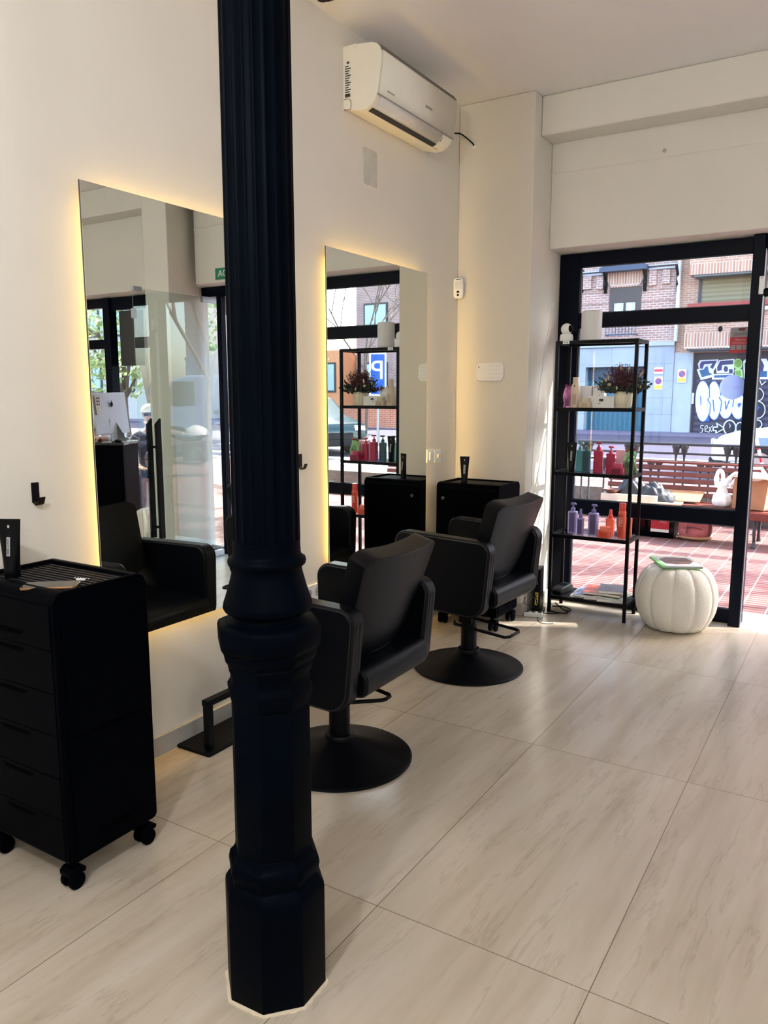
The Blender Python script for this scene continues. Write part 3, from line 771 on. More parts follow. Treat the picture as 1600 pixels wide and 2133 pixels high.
def jar(label, x, y, z, w_, h_, m, lidm, group=None, panel=None, rz=0):
    t = root_at('cream_jar', label, 'jar', x, y, z, group, rz); hb = h_*.62
    MB().prism(rrect(w_, w_*.8, .016, 5), 2, 0, hb).build('jar_body', m, t, bevel=.004)
    MB().lathe([(w_*.36, hb), (w_*.38, hb+.002), (w_*.38, h_-.003), (w_*.35, h_)], 32).build('lid', lidm, t, smooth=True, angle=40)
    if panel:
        q = MB(); q.box(-w_*.3, w_*.3, -w_*.4-.0006, -w_*.4, hb*.12, hb*.85); q.build('label_panel', panel, t)
    return t
TEAL = mat('bottle_teal', (92, 160, 168), .3); TEALD = mat('bottle_petrol', (38, 86, 98), .3)
CRIM = mat('bottle_crimson', (168, 38, 76), .3); CRIML = mat('bottle_rose', (198, 78, 110), .3)
PURP = mat('bottle_lavender', (150, 140, 190), .3); PURPD = mat('label_violet', (92, 82, 124), .4)
ORAN = mat('bottle_orange', (238, 104, 76), .3); ORANR = mat('cap_orange_red', (226, 70, 56), .3); ORAND = mat('label_orange', (216, 78, 56), .4)
BEIGE = mat('bottle_beige', (214, 198, 176), .4); BEIGEB = mat('label_beige', (186, 166, 142), .5)
# top: speaker, security camera
t = root_at('smart_speaker', 'white cylindrical speaker on top of the shelf', 'speaker', -1.507, 4.9, Z5)
MB().lathe([(.056, 0), (.058, .004), (.058, .01)], 48).build('foot', mat('speaker_foot', (205, 200, 190), .5), t, smooth=True)
MB().lathe([(.0595, .01), (.0625, .016), (.0625, .172), (.0605, .181), (.055, .185)], 48).build('grille', mat('speaker_cloth', (224, 223, 221), .6, var=.02), t, smooth=True, angle=50)
t = root_at('security_camera', 'small white ball camera at the shelf top left corner', 'camera', -1.652, 4.86, Z5, None, math.radians(30))
MB().lathe([(.038, 0), (.041, .003), (.041, .032), (.036, .046), (.024, .05)], 32).build('stand', WHITE, t, smooth=True, angle=50)
MB().sph((0, 0, .078), .036, n=24).build('head', WHITE, t, smooth=True)
MB().sph((.013, -.013, .079), .0245, n=20).build('lens', BLACK, t, smooth=True)
t = root_at('price_tag', 'small white tag stuck to the top front edge of the shelf', 'tag', -1.622, SY0-.0012, 1.729)
MB().box(-.021, .021, -.0008, 0, -.009, .009).build('tag_body', WHITE, t)
s = MB(); s.box(-.012, -.004, -.0014, -.0008, -.004, .002); s.box(.002, .013, -.0014, -.0008, -.004, .001); s.build('print', GREYD, t)
# board with the flowers
t = root_at('lotion_bottle', 'tall beige bottle with a stepped neck on the upper board', 'bottle', -1.577, 4.85, Z4)
MB().lathe([(.026, 0), (.028, .004), (.028, .12), (.025, .135), (.019, .152), (.0185, .188), (.017, .19)], 32).build('bottle_body', BEIGE, t, smooth=True, angle=40)
s = MB(); s.box(-.012, .012, -.0292, -.0275, .02, .085); s.build('label_panel', BEIGEB, t)
s = MB(); s.sph((0, -.0275, .135), .004, .002, .006, 8); s.build('emblem', GREYD, t)
jar('beige jar with a brown label in front of the white boxes', -1.505, 4.83, Z4, .074, .062, BEIGE, BEIGE, None, BEIGEB)
t = root_at('carton', 'low wide white carton beside the vase', 'box', -1.415, 4.885, Z4)
MB().box(-.08, .08, -.03, .03, 0, .072).build('carton_body', PAPER, t, bevel=.001)
s = MB(); s.box(-.012, .014, -.0308, -.0302, .04, .056); s.box(-.022, -.019, -.0308, -.0302, .046, .05); s.box(-.02, -.004, -.0308, -.0302, .024, .028); s.build('print', GREYD, t)
t = root_at('carton', 'tall white carton standing behind the beige bottle', 'box', -1.565, 4.955, Z4)
MB().box(-.065, .065, -.03, .03, 0, .136).build('carton_body', mat('carton_cool', (224, 222, 226), .6), t, bevel=.001)
s = MB()
for i in range(5): s.box(-.058, -.04, -.0308, -.0302, .02+i*.02, .023+i*.02)
s.build('print', mat('print_grey', (170, 168, 176), .6), t)
t = root_at('carton', 'white carton with purple ink drawing behind the flowers', 'box', -1.46, 4.97, Z4)
MB().box(-.036, .036, -.025, .025, 0, .138).build('carton_body', PAPER, t, bevel=.001)
s = MB(); rnd = random.Random(3)
for i in range(7):
    x = rnd.uniform(.0, .03); z = rnd.uniform(.03, .13)
    s.tube([(x, -.0256, z), (x+rnd.uniform(-.01, .006), -.0256, z-.02), (x+rnd.uniform(-.006, .006), -.0256, z-.03)], .0015, 5)
s.build('ink_drawing', mat('ink_purple', (150, 80, 160), .6), t)
def foil_bag(label, x, y, z, w_, h_, ms, seed, rz=0):
    t = root_at('foil_pouch', label, 'bag', x, y, z, 'shiny foil pouches', rz); rnd = random.Random(seed)
    ph = [rnd.uniform(0, 6) for _ in range(6)]
    b = MB()
    def fn(u, v):
        a = 2*PI*u; e = math.sin(PI*min(1, v*1.05))**.5*.9+.1*(1-v)
        wob = 1+.12*math.sin(5*a+ph[0]+6*v)+.08*math.sin(9*v+ph[1]+3*a)
        return (w_/2*(1-.25*v*v)*math.cos(a)*wob, .025*e*math.sin(a)*wob+.006*math.sin(8*v+ph[2]), v*h_*(1+.05*math.sin(2*a+ph[3])))
    b.grid(fn, 40, 24, True)
    b.build('pouch_body', ms[0], t, smooth=True, angle=25)
    s = MB(); s.tube([(-w_*.4, 0, h_*.93), (-w_*.1, .004, h_*1.0), (w_*.1, -.004, h_*.99), (w_*.42, 0, h_*1.02)], .005, 6); s.build('folded_top', ms[1], t, smooth=True)
    return t
FOILP = mat('foil_pink', (214, 140, 190), .18, .6, var=.35, scale=25); FOILG = mat('foil_iridescent', (150, 200, 150), .18, .55, var=.7, scale=16)
foil_bag('crumpled pink foil pouch at the left end of the upper board', -1.648, 4.92, Z4, .055, .14, (FOILP, mat('foil_plum', (110, 40, 90), .25, .5)), 2)
# vase
VX, VY = -1.287, 4.895
t = root_at('ribbed_vase', 'cream ribbed vase holding dried flowers on the upper board', 'vase', VX, VY, Z4)
vp = [(.037, 0), (.046, .006), (.054, .03), (.0575, .055), (.057, .075), (.0535, .088), (.05, .093), (.0535, .097), (.0525, .1)]
MB().lathe(vp, 96, flute=lambda a, r, z: r*(1-.05*(1-abs(math.sin(6*a)))**2) if z < .09 else r).build('vase_body', mat('vase_cream', (226, 218, 190), .35), t, smooth=True, angle=60)
# bouquet
bq = root_at('dried_bouquet', 'bushy bouquet of burgundy dried flowers and grey-green leaves', 'flowers', VX, VY, Z4+.098)
rnd = random.Random(11)
st, lf, fl_, pa, tw = MB(), MB(), MB(), MB(), MB()
def leaf_quad(mb, p, d, ln, wd):
    d = d.normalized(); s_ = d.cross(Vector((rnd.uniform(-1, 1), rnd.uniform(-1, 1), rnd.uniform(-1, 1)))).normalized()
    n_ = d.cross(s_)*wd*.25
    a = p; m_ = p+d*ln*.5; e = p+d*ln
    V = [mb.bm.verts.new(q) for q in (a, m_+s_*wd-n_, e, m_-s_*wd-n_, m_+n_)]
    for q in ((0, 1, 4), (1, 2, 4), (2, 3, 4), (3, 0, 4)): mb.bm.faces.new([V[i] for i in q])
for i in range(230):
    a = rnd.uniform(0, 2*PI); el = rnd.uniform(.05, 1.45)**1.0
    ln = rnd.uniform(.085, .165)*(1.0-.08*math.sin(el))
    tip = Vector((math.cos(a)*math.cos(el)*ln*1.12, math.sin(a)*math.cos(el)*ln*.72, .01+math.sin(el)*ln*1.02))
    base = Vector((math.cos(a)*.02, math.sin(a)*.02, -.03))
    mid_ = (base+tip)*.5+Vector((0, 0, .012))
    st.tube([base, mid_, tip], .0009, 4)
    kind = rnd.random()
    if el < .55 and kind < .75:
        for k in range(7):
            q = base.lerp(tip, .45+.08*k); leaf_quad(lf, q, (tip-base)+Vector((rnd.uniform(-.08, .08), rnd.uniform(-.08, .08), rnd.uniform(-.04, .05))), rnd.uniform(.02, .034), .009)
    elif kind < .8:
        for k in range(16):
            q = base.lerp(tip, .5+.035*k)+Vector((rnd.uniform(-.012, .012), rnd.uniform(-.012, .012), rnd.uniform(-.01, .012)))
            leaf_quad(fl_, q, Vector((rnd.uniform(-1, 1), rnd.uniform(-1, 1), rnd.uniform(-.2, 1.2))), rnd.uniform(.009, .017), .0045)
    elif kind < .9:
        pa = MB(); pa.sph(tip, .006, .006, .012, 8); pa.build('seed_head', mat('seed_cream', (196, 184, 152), .8), bq, smooth=True)
    else:
        for k in range(9):
            q = base.lerp(tip, .6+.07*k); leaf_quad(tw, q, Vector((rnd.uniform(-.6, .6), rnd.uniform(-.6, .6), .8)), .01, .0028)
for q in ((.115, -.02, .12, 1.2), (-.11, .0, .105, 1.0), (.03, -.01, .155, 1.1), (-.03, .01, .155, 1.1)):
    pa = MB(); pa.tube([(q[0]*.8, q[1], q[2]*.75), (q[0]*.92, q[1], q[2]*.92), (q[0]*1.02, q[1], q[2]*1.1)], [.003, .007, .001], 7); pa.build('seed_head', mat('seed_cream', (196, 184, 152), .8), bq, smooth=True)
pa = MB(); pa.sph((-.075, -.06, .045), .013, .011, .01, 10)
st.build('stems', mat('stem_brown', (70, 52, 44), .8), bq); lf.build('leaves', mat('leaf_greygreen', (66, 78, 70), .7, var=.3), bq)
fl_.build('blossoms', mat('blossom_burgundy', (108, 66, 78), .8, var=.5, scale=60), bq); pa.build('seed_head', mat('seed_cream', (196, 184, 152), .8), bq, smooth=True)
tw.build('dark_sprigs', mat('sprig_dark', (44, 30, 44), .8), bq)
# third board: tube, teal, red, box, pouch
tube_of_dye('black tube of hair colour at the left end of the middle board', (-1.585, 4.845, Z3), 0, .186, .056)
bottle_pump('pale teal pump bottle behind the black tube', -1.557, 4.93, Z3, .05, .185, TEAL, mat('cap_teal', (86, 140, 150), .35), 'pump bottles on the middle board')
bottle_pump('dark petrol pump bottle second from the shelf left end', -1.497, 4.87, Z3, .052, .19, TEALD, TEALD, 'pump bottles on the middle board', mat('label_petrol', (30, 62, 76), .4))
bottle_pump('taller crimson pump bottle in the middle of the shelf', -1.421, 4.87, Z3, .056, .192, CRIM, CRIM, 'pump bottles on the middle board')
bottle_pump('shorter crimson pump bottle beside the pink box', -1.345, 4.875, Z3, .052, .17, CRIM, CRIML, 'pump bottles on the middle board')
jar('crimson cream jar at the front of the middle board', -1.288, 4.83, Z3, .086, .068, CRIM, CRIML, 'cream jars on the shelf', mat('label_wine', (112, 20, 48), .4))
t = root_at('gift_carton', 'pearly pink carton behind the crimson jar', 'box', -1.275, 4.945, Z3)
MB().box(-.052, .052, -.02, .02, 0, .143).build('carton_body', mat('carton_pink', (226, 184, 200), .35, var=.1, scale=30), t, bevel=.001)
foil_bag('shiny green foil pouch at the right end of the middle board', -1.232, 4.90, Z3, .075, .15, (FOILG, mat('foil_red', (150, 36, 40), .3, .4)), 8)
# fourth board: lavender and orange bottles
bottle_pump('lavender pump bottle at the left end of the lower board', -1.574, 4.88, Z2, .057, .198, PURP, mat('cap_violet', (112, 102, 150), .35), 'bottles on the lower board', PURPD)
bottle_spray('short lavender spray bottle between the two lavender pumps', -1.515, 4.855, Z2, .044, .165, PURP, mat('cap_violet', (112, 102, 150), .35), 'bottles on the lower board', PURPD)
bottle_pump('lavender pump bottle right of the short lavender spray', -1.437, 4.875, Z2, .06, .198, PURP, mat('cap_violet', (112, 102, 150), .35), 'bottles on the lower board', PURPD)
bottle_spray('clear orange spray bottle with a red head', -1.338, 4.905, Z2, .052, .168, ORAN, ORANR, 'bottles on the lower board', mat('label_coral', (240, 130, 100), .4))
jar('orange cream jar at the front of the lower board', -1.351, 4.835, Z2, .086, .068, ORAN, mat('lid_coral', (244, 128, 104), .35), 'cream jars on the shelf', ORAND)
t = root_at('spray_can', 'tall orange spray can with vertical lettering', 'can', -1.253, 4.86, Z2, 'bottles on the lower board')
MB().lathe([(.0225, 0), (.0235, .003), (.0235, .165), (.02, .172)], 32).build('can_body', ORAN, t, smooth=True, angle=40)
MB().lathe([(.0205, .172), (.0205, .218), (.018, .222)], 32).build('cap', ORANR, t, smooth=True, angle=40)
s = MB(); s.grid(lambda u, v: (.0241*math.sin(-1.0+1.5*u), -.0241*math.cos(-1.0+1.5*u), .01+.145*v), 10, 1); s.build('label_panel', ORAND, t, smooth=True)
text('lettering', 'SISU', .03, (-.003, -.0246, .105), (0, 0, -1), (1, 0, 0), mat('label_cream', (240, 214, 196), .4), t, .0003)
bottle_spray('slim orange bottle half hidden behind the spray can', -1.222, 4.9, Z2, .042, .19, ORAN, mat('lid_coral', (244, 128, 104), .35), 'bottles on the lower board')
# bottom board: card terminal and magazines
t = root_at('card_terminal', 'black card terminal at the left of the bottom board', 'card terminal', -1.632, 4.9, Z1+.001, None, math.radians(-12))
MB().prism([(-.075, 0), (.075, 0), (.08, .03), (.06, .052), (-.06, .04), (-.08, .02)], 0, -.034, .034).build('case', mat('terminal_grey', (20, 23, 27), .5), t, bevel=.006, seg=3)
MB().boxm(Matrix.Translation((0, .01, .0455)) @ Matrix.Rotation(.1, 4, 'X'), .05, .06, .003).build('display', BLACK, t)
mag_cols = [((226, 214, 196), 'cream covered'), ((120, 140, 178), 'blue covered'), ((190, 176, 150), 'sand covered'), ((58, 62, 84), 'navy covered'), ((206, 92, 70), 'red covered'), ((222, 226, 226), 'white covered'), ((130, 170, 150), 'mint covered'), ((216, 150, 96), 'orange covered'), ((92, 86, 96), 'grey covered')]
rnd = random.Random(5)
places = [(-1.50, 4.90, 0, 'flat at the left of the bottom board'), (-1.475, 4.885, .006, 'on top of the left pair on the bottom board'),
          (-1.395, 4.9, 0, 'at the bottom of the middle pile'), (-1.39, 4.905, .007, 'second in the middle pile'), (-1.40, 4.9, .0165, 'on top of the middle pile'),
          (-1.305, 4.89, 0, 'at the bottom of the right pile'), (-1.30, 4.895, .0085, 'second in the right pile'), (-1.308, 4.9, .0175, 'third in the right pile'), (-1.30, 4.895, .027, 'on top of the right pile')]
for i, ((c_, nm), (x, y, dz, where)) in enumerate(zip(mag_cols, places)):
    th = (.006+.0015*(i % 3))*1.9
    wm = .105 if i < 2 else .15 if i < 5 else .165
    t = root_at('magazine', nm+' magazine '+where, 'magazine', x, y, Z1+.001+dz*2.0, 'magazines on the bottom board', math.radians(rnd.uniform(-13, 13)))
    MB().box(-wm/2*.98, wm/2*.98, -.1, .1, .0008, th-.0006).build('pages', PAPER, t)
    s = MB(); s.box(-wm/2, wm/2, -.1015, .1015, 0, .0008); s.box(-wm/2, wm/2, -.1015, .1015, th-.0006, th); s.box(-wm/2-.0008, -wm/2, -.1015, .1015, 0, th)
    s.build('cover', mat('cover_%d' % i, c_, .3, var=.6, scale=26), t)

# router beside the shelf, cables, power strip
t = thing('wifi_router', 'upright black router with yellow ports on the floor by the pilaster', 'router', (-1.742, 4.75, 0), math.radians(14))
MB().prism(rpoly([(-.105, .0), (.105, .0), (.09, .29), (-.09, .3)], .006, 4), 0, -.02, .02).build('case', BLACK, t, bevel=.003)
MB().prism(rrect(.075, .16, .01), 2, 0, .012).build('foot', BLACK, t)
s = MB(); s.box(-.012, .008, -.103, -.098, .07, .15); s.build('yellow_ports', mat('port_yellow', (236, 206, 40), .4), t)
s = MB()
for i in range(4): s.box(-.006, .003, -.1045, -.1025, .076+i*.019, .087+i*.019)
s.box(-.006, .004, -.1, -.094, .2, .222); s.build('port_holes', GREYD, t)
s = MB()
s.tube(cat([(-1.752, 4.652, .21), (-1.73, 4.63, .17), (-1.715, 4.64, .1), (-1.70, 4.66, .04), (-1.68, 4.7, .008), (-1.6, 4.76, .006)]), .003, 6)
o = s.build('router_cable', BLACK, smooth=True); tag(o, 'black cable trailing from the router ports to the floor', 'cable')
s = MB(); s.tube(cat([(-1.75, 4.65, .05), (-1.79, 4.62, .08), (-1.775, 4.6, .13), (-1.772, 4.575, .12)]), .0018, 5); s.tube(cat([(-1.7, 4.62, .004), (-1.65, 4.52, .003), (-1.6, 4.5, .003), (-1.56, 4.53, .003)]), .002, 5)
o = s.build('thin_cable', GREYD, smooth=True); tag(o, 'thin grey wire lying on the floor between trolley and router', 'cable')
s = MB(); s.tube(cat([(-1.66, 4.84, .05), (-1.6, 4.82, .018), (-1.56, 4.84, .006), (-1.58, 4.9, .005), (-1.64, 4.93, .005), (-1.7, 4.9, .006)]), .004, 6); s.tube(cat([(-1.7, 4.8, .006), (-1.62, 4.77, .005), (-1.56, 4.8, .005), (-1.6, 4.86, .005)]), .004, 6)
o = s.build('coiled_cable', BLACK, smooth=True); tag(o, 'coiled black cable on the floor under the shelf', 'cable')
s = MB(); s.tube(cat([(-1.7955, 5.0, 2.0), (-1.794, 4.86, 1.65), (-1.793, 4.74, 1.25), (-1.7935, 4.7, .9), (-1.794, 4.72, .5), (-1.79, 4.66, .2), (-1.78, 4.63, .02)]), .0022, 5)
o = s.build('white_cable', WHITE, smooth=True); tag(o, 'white wire running down the sunlit side of the pilaster', 'cable')
t = thing('power_strip', 'white power strip on the floor below the router', 'power strip', (-1.735, 4.615, 0), math.radians(15))
MB().box(-.05, .07, -.022, .022, 0, .03).build('case', WHITE, t, bevel=.004)
s = MB(); [s.cyl((-.03+i*.04, 0, .03), (-.03+i*.04, 0, .0306), .014, 16) for i in range(3)]; s.build('socket_well', GREYD, t)

# ================================================================== POUFS
def make_pouf(label, loc, rz):
    t = thing('pouf', label, 'pouf', loc, rz, 'white boucle poufs')
    prof_ = [(.0, .004), (.12, .004), (.172, .012), (.206, .06), (.23, .12), (.24, .19), (.236, .25), (.218, .31), (.188, .355), (.145, .382), (.08, .392), (.0001, .393)]
    def fn(u, v):
        a = 2*PI*u; k = v*(len(prof_)-1); i = min(int(k), len(prof_)-2); q = k-i
        p0 = prof_[max(i-1, 0)]; p1 = prof_[i]; p2 = prof_[i+1]; p3 = prof_[min(i+2, len(prof_)-1)]
        def cr(a_, b_, c_, d_): return .5*(2*b_+(c_-a_)*q+(2*a_-5*b_+4*c_-d_)*q*q+(3*b_-a_-3*c_+d_)*q**3)
        r = cr(p0[0], p1[0], p2[0], p3[0]); z = cr(p0[1], p1[1], p2[1], p3[1])
        s_ = abs(math.sin(5.5*a)); g_ = math.exp(-(s_/.07)**2)*.006*min(1, r/.08)+.009*(1-s_)**2*min(1, r/.15)
        return (max(r-g_, .0001)*math.cos(a), max(r-g_, .0001)*math.sin(a), max(.002, z-(g_*.6 if z > .3 else 0)))
    MB().grid(fn, 200, 44, True).build('cushion', mat('boucle', (226, 221, 210), .95, var=.05, scale=120, bump=.25, spec=.1), t, smooth=True, angle=80)
    return t
pf = make_pouf('white ribbed pouf with a magazine on it by the door post', (-.908, 4.865, 0), math.radians(14))
dup(pf, (.905, 4.85, 0), .3, 'white pouf beside the reception desk, seen in the first mirror')
t = thing('fashion_magazine', 'green edged fashion magazine lying on the white pouf', 'magazine', (-.925, 4.885, .392), math.radians(28))
MB().box(-.1165, .115, -.145, .145, .001, .012).build('pages', mat('pages_grey', (170, 172, 176), .6), t)
s = MB(); s.box(-.117, .117, -.147, .147, .012, .0128); s.box(-.117, .117, -.147, .147, 0, .0008); s.box(-.1178, -.117, -.147, .147, 0, .0128); s.build('cover', mat('cover_green', (120, 214, 110), .3), t)
s = MB(); s.box(-.095, .117, -.147, .135, .0128, .0132); s.build('cover_photo', mat('cover_white', (226, 224, 222), .25), t)
s = MB(); s.prism([(-.08, -.06), (-.02, -.09), (.06, -.08), (.1, -.01), (.09, .1), (-.03, .12), (-.085, .06)], 2, .0132, .0136); s.build('cover_portrait', mat('cover_brown', (96, 58, 50), .3, var=.8, scale=14), t)
# ================================================================== RECEPTION (seen in the first mirror)
DK = math.atan2(-.523, .852)
dk = thing('reception_desk', 'black reception desk carrying the computer, seen in the first mirror', 'desk', (1.089, 4.657, 0), DK)
MB().box(0, 1.25, 0, .03, 0, .96).build('front_panel', PLASTIC, dk, bevel=.003)
for xa in (0, 1.22): MB().box(xa, xa+.03, .03, .42, 0, .96).build('side_panel', PLASTIC, dk, bevel=.003)
MB().box(-.01, 1.26, -.01, .43, .96, .985).build('desk_top', mat('desk_top_black', (14, 15, 19), .2), dk, bevel=.003)
u_ = Vector((math.cos(DK), math.sin(DK), 0)); v_ = Vector((-math.sin(DK), math.cos(DK), 0))
def desk(a, b_, z): return Vector((1.089, 4.657, 0))+u_*a+v_*b_+Vector((0, 0, z))
cp = desk(.14, .14, .985)
cpt = thing('desktop_computer', 'silver all-in-one desktop computer on the reception desk, back to the mirror', 'computer', cp, math.radians(-106))
ALU = mat('aluminium', (206, 210, 214), .35, .55, var=.03)
s = MB(); s.boxm(Matrix.Translation((0, .0, .255)) @ Matrix.Rotation(math.radians(-6), 4, 'X'), .49, .012, .37); s.build('display_case', ALU, cpt, bevel=.005)
s = MB(); s.prism([(-.02, .0), (.13*-1, .0), (-.13, .006), (-.03, .012), (-.005, .2), (-.018, .2)], 0, -.045, .045); s.build('stand', ALU, cpt, bevel=.002)
s = MB(); s.boxm(Matrix.Translation((0, .0075, .25)) @ Matrix.Rotation(math.radians(-6), 4, 'X'), .47, .002, .34); s.build('screen', BLACK, cpt)
s = MB(); s.sph((0, -.0125, .335), .021, .003, .023, 14); s.sph((.006, -.0165, .365), .004, .002, .009, 8); s.build('logo', BLACK, cpt, smooth=True)
s = MB(); s.boxm(Matrix.Translation((.195, -.011, .33)) @ Matrix.Rotation(math.radians(-6), 4, 'X'), .062, .001, .17); s.build('sticker_sheet', PAPER, cpt)
s = MB()
for i in range(5):
    for j in range(2): s.boxm(Matrix.Translation((.181+j*.027, -.0125, .39-i*.027)) @ Matrix.Rotation(math.radians(-6), 4, 'X'), .016, .001, .016)
s.build('stickers', GREYD, cpt)
s = MB(); s.boxm(Matrix.Translation((.195, -.0122, .252)) @ Matrix.Rotation(math.radians(-6), 4, 'X'), .06, .001, .012); s.build('sticker_blue', mat('sticker_blue', (40, 90, 190), .4), cpt)
s = MB(); s.tube(cat([desk(.05, .1, .99), desk(-.0, .12, 1.03), desk(.03, .2, 1.05), desk(-.02, .3, 1.02), desk(-.03, .4, .992)]), .003, 6)
o = s.build('computer_cable', mat('cable_grey', (150, 150, 152), .5), smooth=True); tag(o, 'pale cable looping behind the desktop computer stand', 'cable')
s = MB(); s.sph(desk(.06, .06, .998), .035, .03, .013, 14); o = s.build('desk_phone', BLACK, smooth=True); tag(o, 'small black device at the corner of the reception desk', 'device')

# people: one continuous skinned body each, clothes as children
SKIN = mat('skin', (214, 160, 132), .55, var=.05)
def skinned(name, V, E, R_, m, parent, root=0, sub=2):
    me = bpy.data.meshes.new(name); me.from_pydata([tuple(v) for v in V], E, []); me.materials.append(m)
    o = bpy.data.objects.new(name, me); C.objects.link(o); o.parent = parent
    k = o.modifiers.new('skin', 'SKIN'); k.use_smooth_shade = True
    sv = me.skin_vertices[0].data
    for i, r in enumerate(R_):
        sv[i].radius = (r, r) if isinstance(r, (int, float)) else r
        sv[i].use_root = (i == root)
    q = o.modifiers.new('sub', 'SUBSURF'); q.levels = sub; q.render_levels = sub
    return o
def seated(name_label, loc, rz, seat, shirt, trousers, hair, hands=None, cap=None, glasses=False, mirror_arm=1):
    """person sitting, local frame: faces -y, seat height 'seat'"""
    t = thing('person', name_label, 'person', loc, rz)
    S = seat+.09
    V = [(0, .05, S), (0, .04, S+.17), (0, .02, S+.34), (0, .0, S+.47), (0, -.01, S+.53), (0, -.025, S+.6), (0, -.045, S+.68), (0, -.04, S+.74)]
    R_ = [(.15, .11), (.14, .1), (.16, .1), (.11, .085), .055, .062, (.078, .092), (.066, .078)]
    E = [(0, 1), (1, 2), (2, 3), (3, 4), (4, 5), (5, 6), (6, 7)]
    def add(p, r, pr):
        V.append(p); R_.append(r); E.append((pr, len(V)-1)); return len(V)-1
    feet = []
    for sx in (-1, 1):
        a = add((sx*.1, -.0, S-.015), .088, 0); k = add((sx*.13, -.42, S-.01), .066, a); an = add((sx*.13, -.40, .09), .042, k); ft = add((sx*.135, -.5, .045), .036, an); add((sx*.138, -.6, .035), .028, ft)
    arms = {}
    for sx in (-1, 1):
        sh_ = add((sx*.19, .01, S+.42), .058, 3); 
        hp = (hands or {}).get(sx, (sx*.12, -.34, S+.1))
        sv = Vector((sx*.19, .01, S+.42)); hv = Vector(hp)
        el = (sv+hv)/2+Vector((sx*.08, .08, -.10))
        e_ = add(tuple(el), .043, sh_); w_ = add(tuple(hv), .028, e_)
        d = (hv-el).normalized(); d = Vector((d.x, d.y, min(d.z, -.05)*.3)).normalized(); side = d.cross(Vector((0, 0, 1))).normalized()
        pm = add(tuple(hv+d*.05), (.034, .018), w_)
        for q, (off, ln) in enumerate(((-.03, .06), (-.011, .075), (.009, .08), (.028, .068))):
            b0 = add(tuple(hv+d*.085+side*off), .0095, pm); b1 = add(tuple(hv+d*(.085+ln*.5)+side*off*1.12+Vector((0, 0, .006))), .0085, b0); add(tuple(hv+d*(.085+ln)+side*off*1.15-Vector((0, 0, .008))), .0072, b1)
        th = add(tuple(hv+d*.03-side*sx*.036), .0105, w_); add(tuple(hv+d*.075-side*sx*.056), .0085, th)
        arms[sx] = (tuple(sv), tuple(el), tuple(hv), tuple(el.lerp(hv, .62)))
    # nose and ears grow from the head
    add((0, -.125, S+.685), .016, 6)
    body = skinned('body', V, E, R_, SKIN, t, 0, 1)
    cv = [(0, .05, S-.02), (0, .04, S+.17), (0, .02, S+.34), (0, .0, S+.46)]; cr = [(.165, .125), (.158, .118), (.178, .118), (.115, .095)]; ce = [(0, 1), (1, 2), (2, 3)]
    for sx in (-1, 1):
        a, e_, h_, c_ = arms[sx]; i = len(cv); cv += [a, e_, c_]; cr += [.072, .056, .05]; ce += [(3, i), (i, i+1), (i+1, i+2)]
    skinned('shirt', cv, ce, cr, shirt, t, 0, 2)
    cv = [(0, .05, S-.02)]; cr = [(.168, .125)]; ce = []
    for sx in (-1, 1):
        i = len(cv); cv += [(sx*.1, 0, S-.015), (sx*.13, -.42, S-.01), (sx*.13, -.40, .1)]; cr += [.1, .078, .056]; ce += [(0, i), (i, i+1), (i+1, i+2)]
    skinned('trousers', cv, ce, cr, trousers, t, 0, 2)
    h = MB(); h.grid(lambda u, v: (.093*math.sin(v*1.75)*math.cos(2*PI*u), -.03+.112*math.sin(v*1.75)*math.sin(2*PI*u)*(1 if math.sin(2*PI*u) > 0 else .75), S+.70+.118*math.cos(v*1.75)), 24, 8, True)
    h.build('hair', hair, t, smooth=True)
    if cap:
        h = MB(); h.grid(lambda u, v: (.1*math.sin(v*1.5)*math.cos(2*PI*u), -.035+.12*math.sin(v*1.5)*math.sin(2*PI*u), S+.735+.1*math.cos(v*1.5)), 24, 7, True)
        h.prism([(-.075, -.12), (.075, -.12), (.05, -.215), (-.05, -.215)], 2, S+.735, S+.743); h.build('cap', cap, t, smooth=True)
    s = MB(); s.sph((-.033, -.112, S+.705), .011, .006, .006, 8); s.sph((.033, -.112, S+.705), .011, .006, .006, 8); s.sph((0, -.116, S+.64), .022, .006, .006, 8)
    s.build('face_features', mat('feature_dark', (110, 62, 54), .5), t, smooth=True)
    if glasses:
        s = MB(); s.box(-.062, -.008, -.132, -.126, S+.69, S+.722); s.box(.008, .062, -.132, -.126, S+.69, S+.722); s.box(-.08, .08, -.128, -.124, S+.715, S+.722); s.build('sunglasses', BLACK, t, bevel=.006)
    for sx in (-1, 1):
        s = MB(); s.tube([(sx*.13, -.37, .04), (sx*.133, -.46, .045), (sx*.136, -.56, .036), (sx*.138, -.63, .032)], [.04, .047, .042, .025], 12); s.build('shoe', mat('shoe_dark', (40, 38, 40), .5), t, smooth=True)
    return t
# receptionist behind the desk; only a hand and cuff show past the mirror edge
rp = desk(.62, .66, 0)
inv = Matrix.Rotation(-DK, 4, 'Z')
hl = inv @ (desk(.27, .17, 1.012)-rp)
seated('seated receptionist in a white sleeve with one hand on the desk', rp, DK, .62, mat('blouse_white', (226, 224, 220), .8), mat('trousers_black', (30, 30, 34), .8), mat('hair_dark', (50, 36, 28), .6), hands={-1: (hl.x, hl.y, hl.z)})
st_ = thing('stool', 'black office stool behind the reception desk', 'stool', rp, DK)
MB().lathe([(.17, .54), (.19, .55), (.19, .60), (.17, .615)], 32, c=(0, .04)).build('seat', LEATHER, st_, smooth=True)
MB().cyl((0, .04, .03), (0, .04, .55), .025).build('post', CHROME, st_); MB().lathe([(.2, 0), (.2, .012), (.05, .035)], 32, c=(0, .04)).build('base', CHROME, st_, smooth=True)

